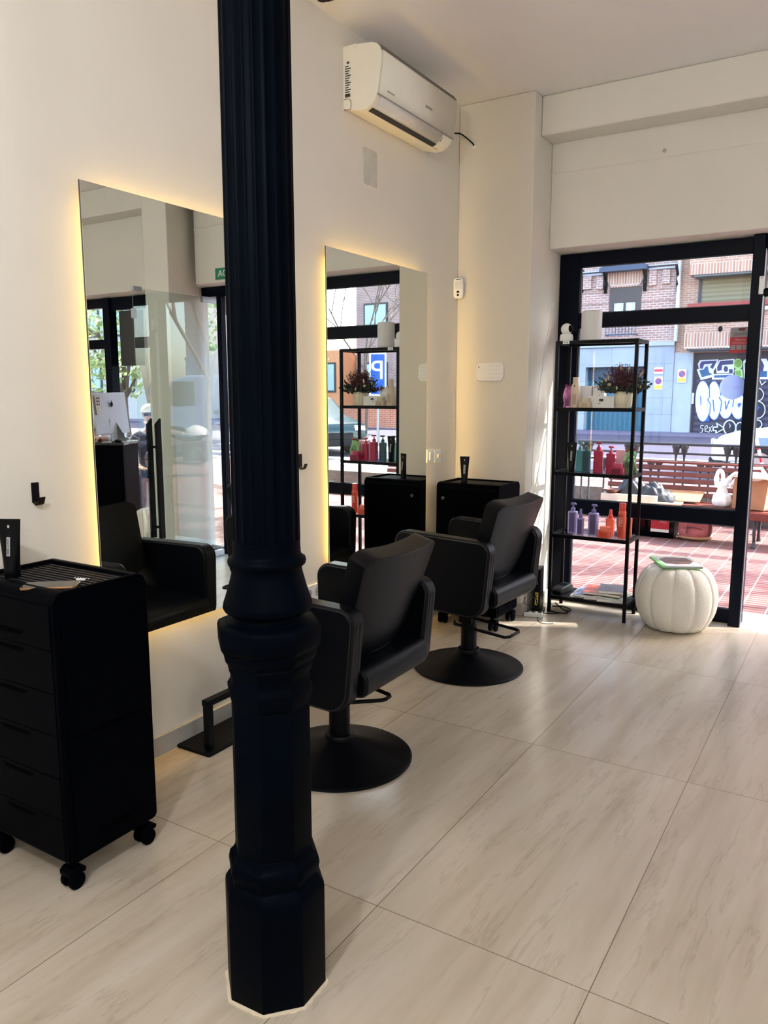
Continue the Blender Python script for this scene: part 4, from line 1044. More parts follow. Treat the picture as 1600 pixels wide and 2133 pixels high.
# pendant lamps added to brighten the room, out of view behind and beside the camera
def fill(label, x, y, z, power):
    t = thing('fill_lamp', label, 'lamp', (x, y, CZ), 0, 'pendant lamps')
    MB().lathe([(.05, -.025), (.05, 0)], 24).build('ceiling_rose', BLACK, t)
    MB().cyl((0, 0, z-CZ+.12), (0, 0, -.025), .003, 6).build('cord', BLACK, t)
    MB().lathe([(.02, z-CZ+.09), (.026, z-CZ+.1), (.022, z-CZ+.13), (.006, z-CZ+.15)], 24).build('lamp_holder', BLACK, t, smooth=True)
    l = bpy.data.lights.new('bulb', 'POINT'); l.energy = power*ROOM_POWER; l.color = (.95, .975, 1); l.shadow_soft_size = .075
    o = bpy.data.objects.new('bulb', l); C.objects.link(o); o.location = (0, 0, z-CZ); o.parent = t
fill('pendant lamp added behind the camera near the left wall', -.75, -.2, 2.35, 108)
fill('pendant lamp added behind the camera on the right', 1.1, -1.2, 2.3, 60)
fill('pendant lamp added near the right wall', 2.7, .2, 2.3, 42)

# ================================================================== THE STREET
G = -.05
PAVE = brick_mat('red_pavers', (112, 60, 54), (124, 72, 64), (146, 136, 136), .16, .06, 'XY', .006)
PAVE.node_tree.nodes['Brick Texture'].offset = 0.0
ASPH = mat('asphalt', (70, 66, 84), .9, var=.12, scale=2)
STONE = mat('pale_stone', (176, 180, 186), .8, var=.06, scale=2.5)
CONC = mat('kerb_granite', (206, 204, 200), .8, var=.08, scale=8)
MB().box(-30, 45, 5.14, 13.2, G-.1, G).build('ground_pavement', PAVE, kind='structure')
MB().box(-30, 45, 13.2, 13.5, G-.1, G+.01).build('ground_kerb', CONC, kind='structure')
MB().box(-30, 45, 13.5, 27.4, G-.14, G-.03).build('ground_road', ASPH, kind='structure')
MB().box(-30, 45, 27.4, 46, G-.1, G+.03).build('ground_far_pavement', mat('far_pavement', (100, 92, 110), .9, var=.1, scale=2), kind='structure')
MB().box(-1.9, .5, 5.13, 5.47, G-.02, -.004).build('ground_threshold', STONE, kind='structure')
mk = MB()
for (x0, x1, y0, y1) in ((-9, 12, 17.2, 18.6), (-9, 12, 14.6, 15.1), (-9, 12, 20.0, 20.15)): mk.box(x0, x1, y0, y1, G-.03, G-.026)
mk.build('road_marking', mat('road_white', (236, 236, 232), .8), kind='structure')
aw = MB(); aw.prism([(.62, 5.46), (.8, 5.56), (.97, 5.66), (1.6, 5.97), (2.3, 6.30), (3.6, 6.4), (3.6, 5.46)], 2, 2.62, 2.635)  # added out of view, outline shaped to trim the sun falling indoors
o = aw.build('sun_blocker', mat('blocker_cloth', (70, 76, 90), .9)); tag(o, 'unseen dark sheet added to cut the sun right of the shop door', 'sun blocker')
sf = MB(); sf.box(-8, -1.797, 5.2, 5.45, G, 9); sf.box(3.4, 9, 5.2, 5.45, G, 9); sf.box(-1.797, 3.4, 5.3, 5.45, CZ, 9)
sf.build('wall_facade', STONE, kind='structure')

# ---- bench with the rough sleeper's things
WOODS = mat('bench_wood', (100, 44, 34), .5, var=.25, scale=6); WOODT = mat('bench_wood_red', (112, 50, 42), .5, var=.2, scale=6)
BY = 8.05
bn = thing('street_bench', 'long brown slatted street bench outside the shop window', 'bench', (-.85, BY, G))
BX0, BX1 = -1.52, 1.55
for k, (y, z) in enumerate(((.03, .335), (.125, .345), (.22, .342), (.315, .338), (.405, .345))):
    s_ = MB(); s_.box(BX0, BX1, y-.039, y+.039, z-.018, z+.018); s_.build('seat_slat', WOODS, bn, bevel=.004)
s_ = MB(); s_.box(BX0, BX1, -.03, -.005, .27, .345); s_.build('front_slat', WOODT, bn, bevel=.004)
for k in range(5):
    z = .42+k*.066; y = .455+k*.022
    s_ = MB(); s_.boxm(Matrix.Translation(((BX0+BX1)/2, y, z)) @ Matrix.Rotation(math.radians(-18), 4, 'X'), BX1-BX0, .02, .05); s_.build('back_slat', WOODS, bn, bevel=.004)
s_ = MB(); s_.box(BX0, BX1, .555, .61, .725, .75); s_.build('top_rail', WOODT, bn, bevel=.004)
IRONG = mat('cast_grey', (52, 56, 62), .5)
for x in (BX0+.25, .02, BX1-.25):
    s_ = MB()
    s_.tube([(x, .0, 0), (x, .03, .06), (x, -.0, .16), (x, .04, .3)], [.022, .014, .016, .014], 8)
    s_.tube([(x, .44, 0), (x, .41, .08), (x, .43, .2), (x, .41, .32)], [.022, .014, .016, .014], 8)
    s_.tube([(x, -.0, .3), (x, .2, .315), (x, .42, .31), (x, .47, .45), (x, .57, .72)], .012, 8)
    s_.build('leg_frame', IRONG, bn, smooth=True)
# back boards seen under the bench
s_ = MB(); s_.box(-3.2, 3, 9.35, 9.55, G, G+.34); s_.build('ground_planter_wall', mat('low_wall', (120, 112, 104), .9, var=.2), kind='structure')
SEAT = G+.363
# white plastic bag
def blob_bag(t, name, w_, d_, h_, m, seed):
    rnd = random.Random(seed); b = MB(); ph = [rnd.uniform(0, 6) for _ in range(5)]
    def fn(u, v):
        a = 2*PI*u; prof_ = [(0, .55), (.06, .9), (.2, 1.0), (.38, .9), (.55, .55), (.7, .42), (.85, .40), (1.0, .2)]
        for (v0, r0), (v1, r1) in zip(prof_, prof_[1:]):
            if v <= v1+1e-9:
                q = (v-v0)/(v1-v0); q = q*q*(3-2*q); r = r0+(r1-r0)*q; break
        wob = 1+.06*math.sin(5*a+ph[0]+5*v)+.04*math.sin(9*a+ph[1])
        return (w_/2*r*math.cos(a)*wob, d_/2*r*math.sin(a)*wob, h_*v)
    b.grid(fn, 36, 24, True); return b.build(name, m, t, smooth=True, angle=60)
BAGW = mat('bag_white', (240, 240, 238), .45, var=.03)
t = thing('plastic_bag', 'white plastic carrier bag standing on the bench, handles up', 'bag', (-1.155, BY+.16, SEAT))
blob_bag(t, 'bag_body', .19, .15, .26, BAGW, 1)
for (x, dx, zt) in ((-.03, -.005, .35), (.04, .075, .33)):
    s_ = MB(); s_.tube(cat([(x-.02, 0, .2), (x+dx*.6-.03, .01, .28), (x+dx-.01, .012, zt), (x+dx+.02, .012, zt-.015), (x+dx*.6+.03, .01, .27), (x+.025, 0, .2)], 5), [.024]*6+[.018]*14+[.022]*6, 8, flat=.5); s_.build('bag_handle', BAGW, t, smooth=True)
t = thing('cardboard_box', 'brown cardboard box on the bench with a white bag inside', 'box', (-.875, BY+.2, SEAT), math.radians(-8))
CARD = mat('cardboard', (172, 126, 92), .85, var=.06, scale=12)
s_ = MB(); s_.prism([(-.16, 0), (.13, 0), (.16, .3), (-.15, .31)], 1, -.14, .14); s_.build('box_body', CARD, t, bevel=.002)
s_ = MB(); s_.prism([(-.15, .31), (.16, .3), (.155, .305), (-.145, .315)], 1, -.2, -.14); s_.build('box_flap', CARD, t)
t = thing('plastic_bag', 'white plastic bag bulging out of the cardboard box top', 'bag', (-.87, BY+.2, SEAT+.305))
s_ = MB(); s_.sph((0, -.03, .0), .15, .15, .045, 20); s_.tube([(-.06, -.05, .02), (-.03, -.06, .085), (.05, -.06, .09), (.09, -.05, .02)], [.02, .016, .016, .02], 8); s_.build('bag_body', BAGW, t, smooth=True)
# flattened cardboard, bowl, dark jacket
CARDP = mat('cardboard_pale', (206, 184, 150), .85, var=.05)
s_ = MB(); s_.box(-.42, .2, -.2, .2, 0, .012); o = s_.build('cardboard_sheet', CARDP); o.location = (-1.72, BY+.18, SEAT); o.rotation_euler = (0, 0, math.radians(4)); tag(o, 'pale flattened cardboard sheet on the bench beside the jacket', 'cardboard')
s_ = MB(); s_.boxm(Matrix.Rotation(math.radians(14), 4, 'X'), .5, .3, .01); o = s_.build('cardboard_sheet', CARD); o.location = (-1.62, BY+.34, SEAT+.055); tag(o, 'brown cardboard flap leaning on the bench back', 'cardboard')
s_ = MB(); s_.box(-.28, .28, -.1, .1, 0, .07); o = s_.build('cardboard_sheet', mat('cardboard_white', (214, 204, 188), .85)); o.location = (-2.03, BY+.11, SEAT+.0); tag(o, 'low cream cardboard tray at the front left of the bench', 'cardboard')
t = thing('wooden_bowl', 'dark brown bowl with a green rim at the left end of the bench', 'bowl', (-2.22, BY+.1, SEAT+.07))
MB().lathe([(.05, 0), (.1, .045), (.095, .045), (.06, .012)], 32).build('bowl_body', mat('bowl_brown', (92, 50, 40), .4), t, smooth=True)
t = thing('bundled_jacket', 'crumpled dark grey jacket heaped on the bench', 'jacket', (-1.93, BY+.24, SEAT+.02))
rnd = random.Random(9); b = MB()
def jk(u, v):
    x = (u-.5)*.68; y = (v-.5)*.34
    e = max(0, 1-(2*u-1)**4)*max(0, 1-(2*v-1)**4)
    h = e*(.05+.13*math.exp(-((u-.3)/.17)**2)+.07*math.exp(-((u-.68)/.15)**2)+.03*abs(math.sin(13*u+9*v+2*math.sin(5*v)))+.024*abs(math.sin(17*v-15*u))+.012*math.sin(50*u+6*math.sin(9*v)))
    return (x, y, max(0, h))
b.grid(jk, 60, 34); b.build('jacket_cloth', mat('jacket_grey', (30, 32, 36), .45, var=.3, scale=10), t, smooth=True, angle=80)
# things under the bench
t = thing('backpack', 'faded red backpack on the ground under the bench', 'backpack', (-1.395, BY+.2, G))
b = MB()
def bp(u, v):
    a = 2*PI*u; r = (max(0, 1-abs(2*v-1)**3.2))**.5
    return (.17*r**.7*math.copysign(abs(math.cos(a))**.6, math.cos(a))*(1-.12*v), .11*r*math.copysign(abs(math.sin(a))**.6, math.sin(a)), .005+.27*v)
b.grid(bp, 32, 16, True); b.build('bag_body', mat('pack_red', (176, 92, 96), .8, var=.15), t, smooth=True, angle=70)
s_ = MB(); s_.sph((0, -.085, .09), .125, .05, .075, 16); s_.build('front_pocket', mat('pack_red', (176, 92, 96), .8), t, smooth=True)
s_ = MB(); s_.sph((0, -.02, .03), .17, .115, .03, 16); s_.build('base_panel', mat('pack_tan', (176, 132, 96), .8), t, smooth=True)
s_ = MB(); s_.tube([(-.09, -.13, .13), (0, -.14, .145), (.09, -.13, .13)], .004, 6); s_.tube([(.1, -.06, .25), (.16, -.07, .16), (.15, -.08, .06)], .012, 6); s_.tube([(-.05, -.135, .16), (-.055, -.14, .08)], .006, 6); s_.build('zip_and_strap', mat('pack_dark', (96, 44, 50), .8), t, smooth=True)
t = thing('black_case', 'long black case with a red and white label under the bench', 'case', (-1.83, BY+.22, G))
MB().box(-.25, .25, -.11, .11, 0, .28).build('case_body', PLASTIC, t, bevel=.01)
s_ = MB(); s_.box(.02, .2, -.1115, -.11, .09, .19); s_.build('label_red', RED, t)
s_ = MB(); s_.box(.02, .2, -.1115, -.11, .06, .09); s_.build('label_white', PAPER, t)
text('lettering', 'PRO', .036, (.14, -.1122, .165), (1, 0, 0), (0, 0, 1), mat('sticker_pink', (222, 150, 160), .5), t, .0003)
# ---- cast iron railing behind the bench
RY = 9.25
def railing(x0, x1, label):
    t = thing('iron_railing', label, 'railing', (x0, RY, G)); L_ = x1-x0
    s_ = MB()
    s_.tube([(0, 0, .895), (L_, 0, .895)], .017, 8); s_.tube([(0, 0, .79), (L_, 0, .79)], .013, 8); s_.tube([(0, 0, .70), (L_, 0, .70)], .013, 8); s_.tube([(0, 0, .12), (L_, 0, .12)], .014, 8); s_.build('rails', IRONG, t, smooth=True)
    n = int(L_/.27)
    for i in range(n):
        xx = .1+i*.27
        for dx in (-.045, .045):
            zt = .70 if i % 2 else .885
            b_ = MB(); b_.lathe([(.012, .0), (.012, .15), (.022, .2), (.012, .25), (.012, zt-.14), (.018, zt-.1), (.036, zt-.07), (.036, zt-.045), (.046, zt-.03), (.046, zt)], 10, c=(xx+dx, 0)); b_.build('baluster', IRONG, t, smooth=True, angle=40)
    return t
railing(-2.95, .6, 'grey cast iron railing behind the bench')
# ---- parked cars
CARG = mat('car_glass', (40, 52, 66), .08, spec=.8); TYRE = mat('tyre', (26, 26, 28), .8)
def car(label, loc, rz, paint, h=1.45, L_=4.2, stripe=None, van=False):
    t = thing('parked_car' if not van else 'parked_van', label, 'van' if van else 'car', loc, rz, None)
    if van: prof_ = [(-L_/2, .35), (-L_/2, .95), (-L_/2+.75, 1.12), (-L_/2+1.3, h-.12), (-L_/2+1.8, h), (L_/2-.06, h), (L_/2, h-.15), (L_/2, .35)]
    else: prof_ = [(-L_/2, .32), (-L_/2, .62), (-L_/2+.15, .78), (-L_/2+1.1, .93), (-L_/2+1.85, h-.06), (-L_/2+2.3, h), (L_/2-.9, h-.03), (L_/2-.2, .98), (L_/2, .9), (L_/2, .32)]
    b_ = MB(); b_.prism(prof_, 1, -.86, .86); b_.build('bodywork', paint, t, bevel=.07, seg=4)
    q = MB()
    if van: gl_ = [(-L_/2+.92, 1.16), (-L_/2+1.38, h-.16), (-L_/2+2.0, h-.16), (-L_/2+2.0, 1.16)]
    else: gl_ = [(-L_/2+1.25, .95), (-L_/2+1.95, h-.1), (-L_/2+2.35, h-.07), (L_/2-1.0, h-.1), (L_/2-.5, .97)]
    q.prism(gl_, 1, -.868, .868)
    (xa, za), (xb, zb) = (gl_[0], gl_[1])
    q.face([(xa-.05, -.74, za+.02), (xa-.05, .74, za+.02), (xb-.05, .66, zb+.02), (xb-.05, -.66, zb+.02)]); q.build('glazing', CARG, t)
    for sx in (-L_/2+.78, L_/2-.8):
        for sy in (-1, 1):
            w_ = MB(); w_.cyl((sx, sy*.66, .31), (sx, sy*.87, .31), .31, 28); wo_ = w_.build('wheel', TYRE, t, bevel=.03)
            w_ = MB(); w_.cyl((sx, sy*.868, .31), (sx, sy*.885, .31), .19, 20); w_.build('hub', STEEL, wo_)
    s_ = MB(); s_.box(-L_/2-.02, -L_/2+.03, -.8, -.5, .58, .72); s_.box(-L_/2-.02, -L_/2+.03, .5, .8, .58, .72); s_.build('headlamp', CHROME, t, bevel=.02)
    s_ = MB(); s_.box(-L_/2-.03, -L_/2+.02, -.45, .45, .4, .55); s_.build('grille', TYRE, t)
    s_ = MB(); s_.box(-L_/2-.04, -L_/2+.2, -.84, .84, .22, .4); s_.build('bumper', TYRE, t, bevel=.04)
    if stripe: s_ = MB(); s_.box(-L_/2+.5, L_/2-.3, -.875, .875, .62, .75); s_.build('side_stripe', stripe, t)
    return t
WHITEC = mat('paint_white', (236, 240, 240), .25, coat=.5, var=.01); BLUEC = mat('paint_blue_grey', (120, 150, 186), .25, coat=.5, var=.02); GREENC = mat('paint_dark_green', (28, 60, 58), .2, coat=.6); PALEB = mat('paint_pale_blue', (170, 196, 226), .3, coat=.3)
car('pale blue and white parked car behind the railing at the right', (-.12, 15.35, G-.03), 0, WHITEC, 1.35, 4.3, BLUEC)
car('dark green parked car with a yellow stripe, seen in the second mirror', (8.1, 16.3, G-.03), .5, GREENC, 1.4, 4.1, mat('stripe_yellow', (226, 226, 40), .4))
am = car('white ambulance van with red and blue marks, seen in the second mirror', (8.6, 24.0, G-.03), 1.0, WHITEC, 2.3, 5.2, mat('stripe_red', (214, 40, 50), .4), True)
car('pale blue parked van behind the motorbike, reflected in the glass door', (-9.6, 15.6, G-.03), .2, PALEB, 1.95, 4.8, None, True)
car('white parked car behind the reception computer, seen in the first mirror', (12.6, 11.4, G-.03), -.6, WHITEC, 1.45, 4.3, BLUEC)
car('red parked car at the far left of the first mirror', (15.8, 12.6, G-.03), -.6, mat('paint_red', (206, 52, 40), .3, coat=.4), 1.5, 4.2)
# red and white barrier pole
t = thing('street_barrier', 'red and white slanted barrier pole beside the door post', 'barrier', (-1.13, 11.9, G))
s_ = MB(); a_ = Vector((-.16, 0, .86)); b_ = Vector((.07, 0, 0)); d_ = b_-a_
s_.cyl(a_, b_, .02, 10); s_.build('pole', RED, t)
for k in range(5):
    s_ = MB(); s_.cyl(a_+d_*(k*.2), a_+d_*(k*.2+(.09 if k else .14)), .0212, 10); s_.build('white_band', PAPER, t)

# ---- buildings across the street (measured on the facade plane)
YA = 30.2
BRL = brick_mat('brick_pink', (180, 138, 124), (164, 116, 104), (200, 186, 177), .26, .085, 'XZ', .014)
BRR = brick_mat('brick_orange', (188, 142, 114), (172, 124, 99), (196, 176, 160), .27, .078, 'XZ', .012)
SOLD = brick_mat('brick_soldier', (190, 146, 120), (168, 118, 96), (208, 190, 176), .1, .6, 'XZ', .016)
def A(px, py, y=YA): return at(px, py, 1, y)
bl = thing('brick_building', 'pink brick building with pale stone ground floor across the street', 'building', (-12, YA, G))
def part(name, x0, x1, z0, z1, m, root, y0, d=.3, **k):
    L_ = root.location
    b_ = MB(); b_.box(x0-L_.x, x1-L_.x, y0-L_.y, y0-L_.y+d, z0-L_.z, z1-L_.z); return b_.build(name, m, root, **k)
XS = A(1411, 640).x; ZST = A(1380, 712).z
part('brick_wall', -26, XS, ZST, 25, BRL, bl, YA, 7)
STB = brick_mat('stone_blocks', (172, 177, 185), (166, 171, 180), (148, 153, 162), 1.3, .62, 'XZ', .012)
gx0, gx1, gz1 = A(1221, 770).x, A(1346, 770).x, A(1290, 764).z
part('stone_base', -26, gx0, G, ZST-.002, STB, bl, YA-.06, 7); part('stone_base', gx1, XS, G, ZST-.002, STB, bl, YA-.06, 7); part('stone_lintel', gx0, gx1, gz1, ZST-.002, STB, bl, YA-.06, 7)
part('stone_moulding', -26, XS, ZST-.14, ZST, STONE, bl, YA-.14, .12)
GATE = ribs_mat('gate_blue', (50, 104, 122), 0, .19, .3)
part('garage_gate', gx0, gx1, G, gz1-.5, GATE, bl, YA+.3, .1); part('gate_header', gx0, gx1, gz1-.5, gz1, mat('gate_navy', (38, 62, 84), .5), bl, YA+.28, .1)
wx0, wx1, wz0, wz1 = A(1271, 600).x, A(1337, 600).x, A(1305, 668).z, A(1305, 599).z
WBR = mat('window_brown', (72, 60, 56), .5)
f = part('window_frame', wx0, wx1, wz0, wz1, WBR, bl, YA-.03, .06)
part('window_blind', wx0+.14, wx1-.14, wz1-.52, wz1-.1, mat('blind_brown', (92, 80, 76), .6), f, YA-.045, .02).location = -Vector(f.location)
cg = mat('curtain_glass', (176, 206, 206), .25)
for k in range(2):
    xx = wx0+.2+k*(wx1-wx0-.3)/2
    part('window_sash', xx, xx+(wx1-wx0-.5)/2, wz0+.05, wz1-.56, cg, bl, YA-.05, .02)
    part('curtain', xx+.08, xx+.2, wz0+.05, wz1-.56, PAPER, bl, YA-.056, .006)
ax0, ax1, az0, az1 = A(1267, 580).x, A(1341, 570).x, wz1+.02, A(1300, 567).z
b_ = MB(); L_ = bl.location; b_.prism([(ax0-L_.x+.15, az0-L_.z), (ax1-L_.x-.15, az0-L_.z), (ax1-L_.x+.2, az1-L_.z), (ax0-L_.x-.2, az1-L_.z)], 1, -.07, 0); b_.build('brick_arch', SOLD, bl)
IRD = mat('balcony_iron', (58, 70, 92), .5)
def balcony(x0, x1, z0, z1, nm, y=YA):
    b_ = MB(); L_ = bl.location
    b_.box(x0-L_.x, x1-L_.x, -.42, -.38, z1-.05-L_.z, z1-L_.z); b_.box(x0-L_.x, x1-L_.x, -.42, -.38, z0-L_.z, z0+.05-L_.z)
    n = max(6, int((x1-x0)/.11))
    for i in range(n+1):
        x = x0+(x1-x0)*i/n-L_.x; b_.box(x-.012, x+.012, -.41, -.39, z0-L_.z, z1-L_.z)
    for x in (x0, x1): b_.box(x-L_.x-.02, x-L_.x+.02, -.42, 0, z1-.04-L_.z, z1-L_.z); b_.box(x-L_.x-.02, x-L_.x+.02, -.42, 0, z0-L_.z, z0+.04-L_.z)
    return b_.build(nm, IRD, bl)
lb0, lb1 = A(1268, 700), A(1329, 684)
balcony(lb0.x, lb1.x, lb0.z-.02, lb1.z+.1, 'window_guard')
ub0, ub1 = A(1262, 561), A(1349, 540)
balcony(ub0.x, ub1.x, ub0.z, ub0.z+1.0, 'balcony_railing'); part('balcony_slab', ub0.x-.1, ub1.x+.1, ub0.z-.16, ub0.z, IRD, bl, YA-.5, .5)
for px in (1214, 1264, 1346, 1415):
    p0 = A(px, 566 if px < 1300 else 560); b_ = MB(); q = p0-L_
    b_.tube([(q.x, -.06, q.z-.75), (q.x, -.16, q.z-.55), (q.x, -.1, q.z-.3), (q.x, -.3, q.z-.1), (q.x, -.45, q.z+.05)], .05, 6); b_.box(q.x-.06, q.x+.06, -.08, 0, q.z-.8, q.z+.05); b_.build('balcony_bracket', BLACK, bl)
# moulded brick bands and pilaster capitals
for (pa, pb, pyt, pyb, d_) in ((1213, 1259, 566, 571, .22), (1213, 1259, 571, 577, .14), (1352, 1414, 551, 556, .22), (1352, 1414, 556, 563, .14), (1216, 1234, 577, 604, .12), (1244, 1259, 577, 604, .12), (1353, 1370, 563, 596, .12), (1381, 1398, 563, 592, .12)):
    p0 = A(pa, pyb); p1 = A(pb, pyt); part('brick_moulding', p0.x, p1.x, min(p0.z, p1.z), max(p0.z, p1.z)+.03, BRL if pyb-pyt > 10 else STONE, bl, YA-d_, d_)
for (py) in (630, 606): 
    z = A(1300, py).z; part('brick_band', -26, wx0-.05, z, z+.07, BRL, bl, YA-.04, .04); part('brick_band', wx1+.05, XS, z, z+.07, BRL, bl, YA-.04, .04)
for k in range(3):
    for xx in (-9.2-2*k*3.2, ): pass
for zz in (8.2, 11.6, 15):
    for k in range(6):
        xx = wx0-k*3.3
        part('upper_window', xx, xx+1.2, zz, zz+2.1, WBR, bl, YA-.03, .05); part('upper_pane', xx+.1, xx+1.1, zz+.1, zz+2.0, cg, bl, YA-.04, .02)
b_ = MB(); pz = A(1413, 640); b_.cyl((pz.x-L_.x, -.12, ZST-L_.z), (pz.x-L_.x, -.12, 14), .07, 10); b_.build('drainpipe', mat('pipe_pale', (214, 210, 206), .5), bl, smooth=True)
# right building
br = thing('brick_building', 'orange brick building with the graffiti shutter across the street', 'building', (-3, YA, G))
Lr = br.location
zpb = A(1430, 735).z
px1 = A(1441, 800).x
part('brick_wall', XS+.01, 9, zpb, 25, BRR, br, YA+.02, 7)
part('stone_pier', XS+.01, px1, G, zpb-.002, STONE, br, YA-.02, 6)
SXL = px1
part('shutter_lintel', SXL, 9, A(1500, 752).z, zpb, mat('lintel_brown', (78, 70, 78), .6), br, YA+.22, .3)
# protruding bay: brick with soldier course at the foot, shutter window above
byf = YA-.75
bx0 = A(1426, 700, byf).x; zb0 = A(1440, 727, byf).z; zb1 = A(1440, 693, byf).z; zb2 = A(1450, 645, byf).z
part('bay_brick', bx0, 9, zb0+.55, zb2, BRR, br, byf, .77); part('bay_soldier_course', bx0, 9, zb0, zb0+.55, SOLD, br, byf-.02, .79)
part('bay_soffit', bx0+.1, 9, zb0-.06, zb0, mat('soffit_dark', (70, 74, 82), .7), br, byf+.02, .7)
yl = YA-.75
lz0 = A(1440, 573, yl).z; lz1 = A(1440, 551, yl).z; lx0 = A(1436, 573, yl).x
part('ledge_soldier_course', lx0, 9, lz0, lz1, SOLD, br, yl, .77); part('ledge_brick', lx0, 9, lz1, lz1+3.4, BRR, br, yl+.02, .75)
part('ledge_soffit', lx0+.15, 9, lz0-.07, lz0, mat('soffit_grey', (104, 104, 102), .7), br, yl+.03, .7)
rx0 = A(1463, 590).x; rz0 = A(1480, 632).z; rz1 = A(1480, 572).z
part('shutter_jamb', rx0-.1, rx0, rz0, rz1+.3, GREYD, br, YA-.05, .1)
part('window_shutter', rx0, 9, rz0, rz1+.4, ribs_mat('shutter_beige', (152, 140, 108), 2, .16, .22), br, YA-.02, .06)
yr_ = YA-.95
part('red_awning', A(1432, 637, yr_).x, 9, A(1440, 643, yr_).z, A(1440, 632, yr_).z, mat('awning_red', (152, 66, 58), .7), br, yr_, .6)
part('awning_edge', A(1470, 641, yr_).x, 9, A(1470, 643, yr_).z-.12, A(1470, 643, yr_).z, PAPER, br, yr_+.05, .5)
s_ = MB(); q = A(1501, 685, byf)-Lr; s_.sph((q.x, byf-Lr.y-.03, q.z), .07, .05, .1, 8); s_.build('wall_lamp', BLACK, br, smooth=True)
# graffiti covered roller shutter
gs = thing('roller_shutter', 'dark roller shutter covered in white and blue graffiti', 'shutter', (SXL, YA+.2, G))
Lg = gs.location
shx0 = A(1449, 800).x; shz1 = A(1500, 752).z
b_ = MB(); b_.box(0, 9-SXL, 0, .12, 0, shz1-G); b_.build('shutter_frame', mat('shutter_brown', (70, 62, 72), .6), gs)
b_ = MB(); b_.box(shx0-SXL, 9-SXL, -.06, 0, 0, shz1-G-.1); b_.build('shutter_slats', ribs_mat('shutter_slat', (74, 66, 82), 2, .22, .45), gs)
def gp(X, Y):
    p = at(1400+X/7.11, 660+Y/7.11, 1, YA+.13) - Lg
    return (p.x, p.z)
b_ = MB()
mats_g = [mat('spray_white', (226, 226, 236), .6, var=.12, scale=3), mat('spray_navy', (58, 56, 112), .6), mat('spray_teal', (50, 92, 134), .6), mat('spray_green', (116, 158, 74), .6), mat('spray_lime', (176, 210, 130), .6), mat('spray_blue', (44, 96, 178), .6), mat('spray_black', (34, 32, 44), .6)]
lay = [0]
def gpoly(mi, pts):
    b_.mi = mi; lay[0] += 1; y = -.062-lay[0]*.0012
    b_.prism([gp(*p) for p in pts], 1, y, y+.006)
def gell(mi, cx, cy, rx, ry, n=36): gpoly(mi, [(cx+rx*math.cos(2*PI*i/n), cy+ry*math.sin(2*PI*i/n)) for i in range(n)])
def gline(mi, pts, w_):
    for p, q in zip(pts, pts[1:]):
        d = Vector((q[0]-p[0], q[1]-p[1])); ln = d.length; d /= ln; n_ = Vector((-d.y, d.x))*w_/2; e = d*w_*.3
        gpoly(mi, [(p[0]-n_.x-e.x, p[1]-n_.y-e.y), (q[0]-n_.x+e.x, q[1]-n_.y+e.y), (q[0]+n_.x+e.x, q[1]+n_.y+e.y), (p[0]+n_.x-e.x, p[1]+n_.y-e.y)])
gpoly(0, [(380, 700), (415, 640), (690, 630), (660, 740), (615, 800), (615, 890), (425, 935), (365, 780), (400, 770)])
gpoly(1, [(412, 700), (438, 660), (665, 648), (605, 775), (562, 748), (598, 690), (478, 702), (452, 770), (412, 766)])
gpoly(2, [(402, 792), (470, 778), (492, 742), (530, 732), (548, 820), (598, 852), (442, 895)])
gpoly(0, [(652, 745), (700, 640), (925, 622), (915, 830), (660, 835)])
gpoly(1, [(668, 745), (712, 656), (905, 640), (905, 700), (742, 715), (735, 790), (672, 805)])
gell(1, 797, 772, 32, 44); gpoly(1, [(842, 775), (900, 775), (900, 830), (845, 830)])
gpoly(0, [(595, 850), (910, 838), (905, 925), (592, 930)]); gpoly(2, [(625, 866), (888, 855), (882, 898), (622, 902)])
gell(4, 978, 700, 66, 82); gell(3, 980, 692, 54, 58); gpoly(4, [(925, 780), (1040, 775), (1055, 905), (935, 870)]); gpoly(3, [(938, 800), (1015, 796), (1030, 880), (945, 858)])
gpoly(0, [(1055, 655), (1100, 622), (1400, 620), (1440, 700), (1420, 925), (1065, 925)]); gpoly(1, [(1075, 690), (1110, 650), (1330, 645), (1365, 720), (1350, 800), (1240, 880), (1085, 880)]); gpoly(2, [(1250, 810), (1410, 800), (1405, 890), (1252, 890)])
for (cx, cy, rx, ry) in ((462, 1250, 118, 310), (628, 1240, 108, 295), (800, 1310, 112, 205), (985, 1320, 112, 205)): gell(5, cx, cy, rx, ry); gell(0, cx-6, cy, rx-9, ry-12)
gline(5, [(425, 1180), (430, 1300)], 12); gline(5, [(555, 1010), (560, 1180), (530, 1230), (570, 1290), (560, 1440)], 12); gline(5, [(610, 1230), (625, 1400)], 14); gline(5, [(700, 1190), (735, 1250), (720, 1400)], 12); gline(5, [(790, 1250), (800, 1370), (850, 1240)], 14); gline(5, [(920, 1200), (900, 1330)], 12)
gpoly(5, [(970, 1285), (1035, 1275), (992, 1350)]); gpoly(5, [(545, 1480), (560, 1540), (500, 1556)])
gline(0, [(470, 1612), (432, 1608), (424, 1640), (462, 1662), (448, 1705), (424, 1712)], 9); gline(0, [(492, 1668), (532, 1640), (520, 1606), (490, 1628), (492, 1692), (540, 1702)], 9); gline(0, [(548, 1720), (572, 1645), (606, 1608)], 9); gline(0, [(552, 1630), (590, 1700)], 9)
gpoly(0, [(605, 1625), (668, 1622), (655, 1562), (800, 1650), (640, 1735), (648, 1692), (603, 1692)]); gpoly(6, [(622, 1640), (685, 1638), (682, 1592), (770, 1650), (664, 1708), (668, 1675), (620, 1676)])
gell(0, 858, 1640, 98, 118); gell(6, 858, 1640, 80, 98); gline(0, [(850, 1580), (868, 1610), (858, 1640)], 9); gell(0, 1010, 1650, 66, 95); gell(6, 1010, 1650, 52, 78)
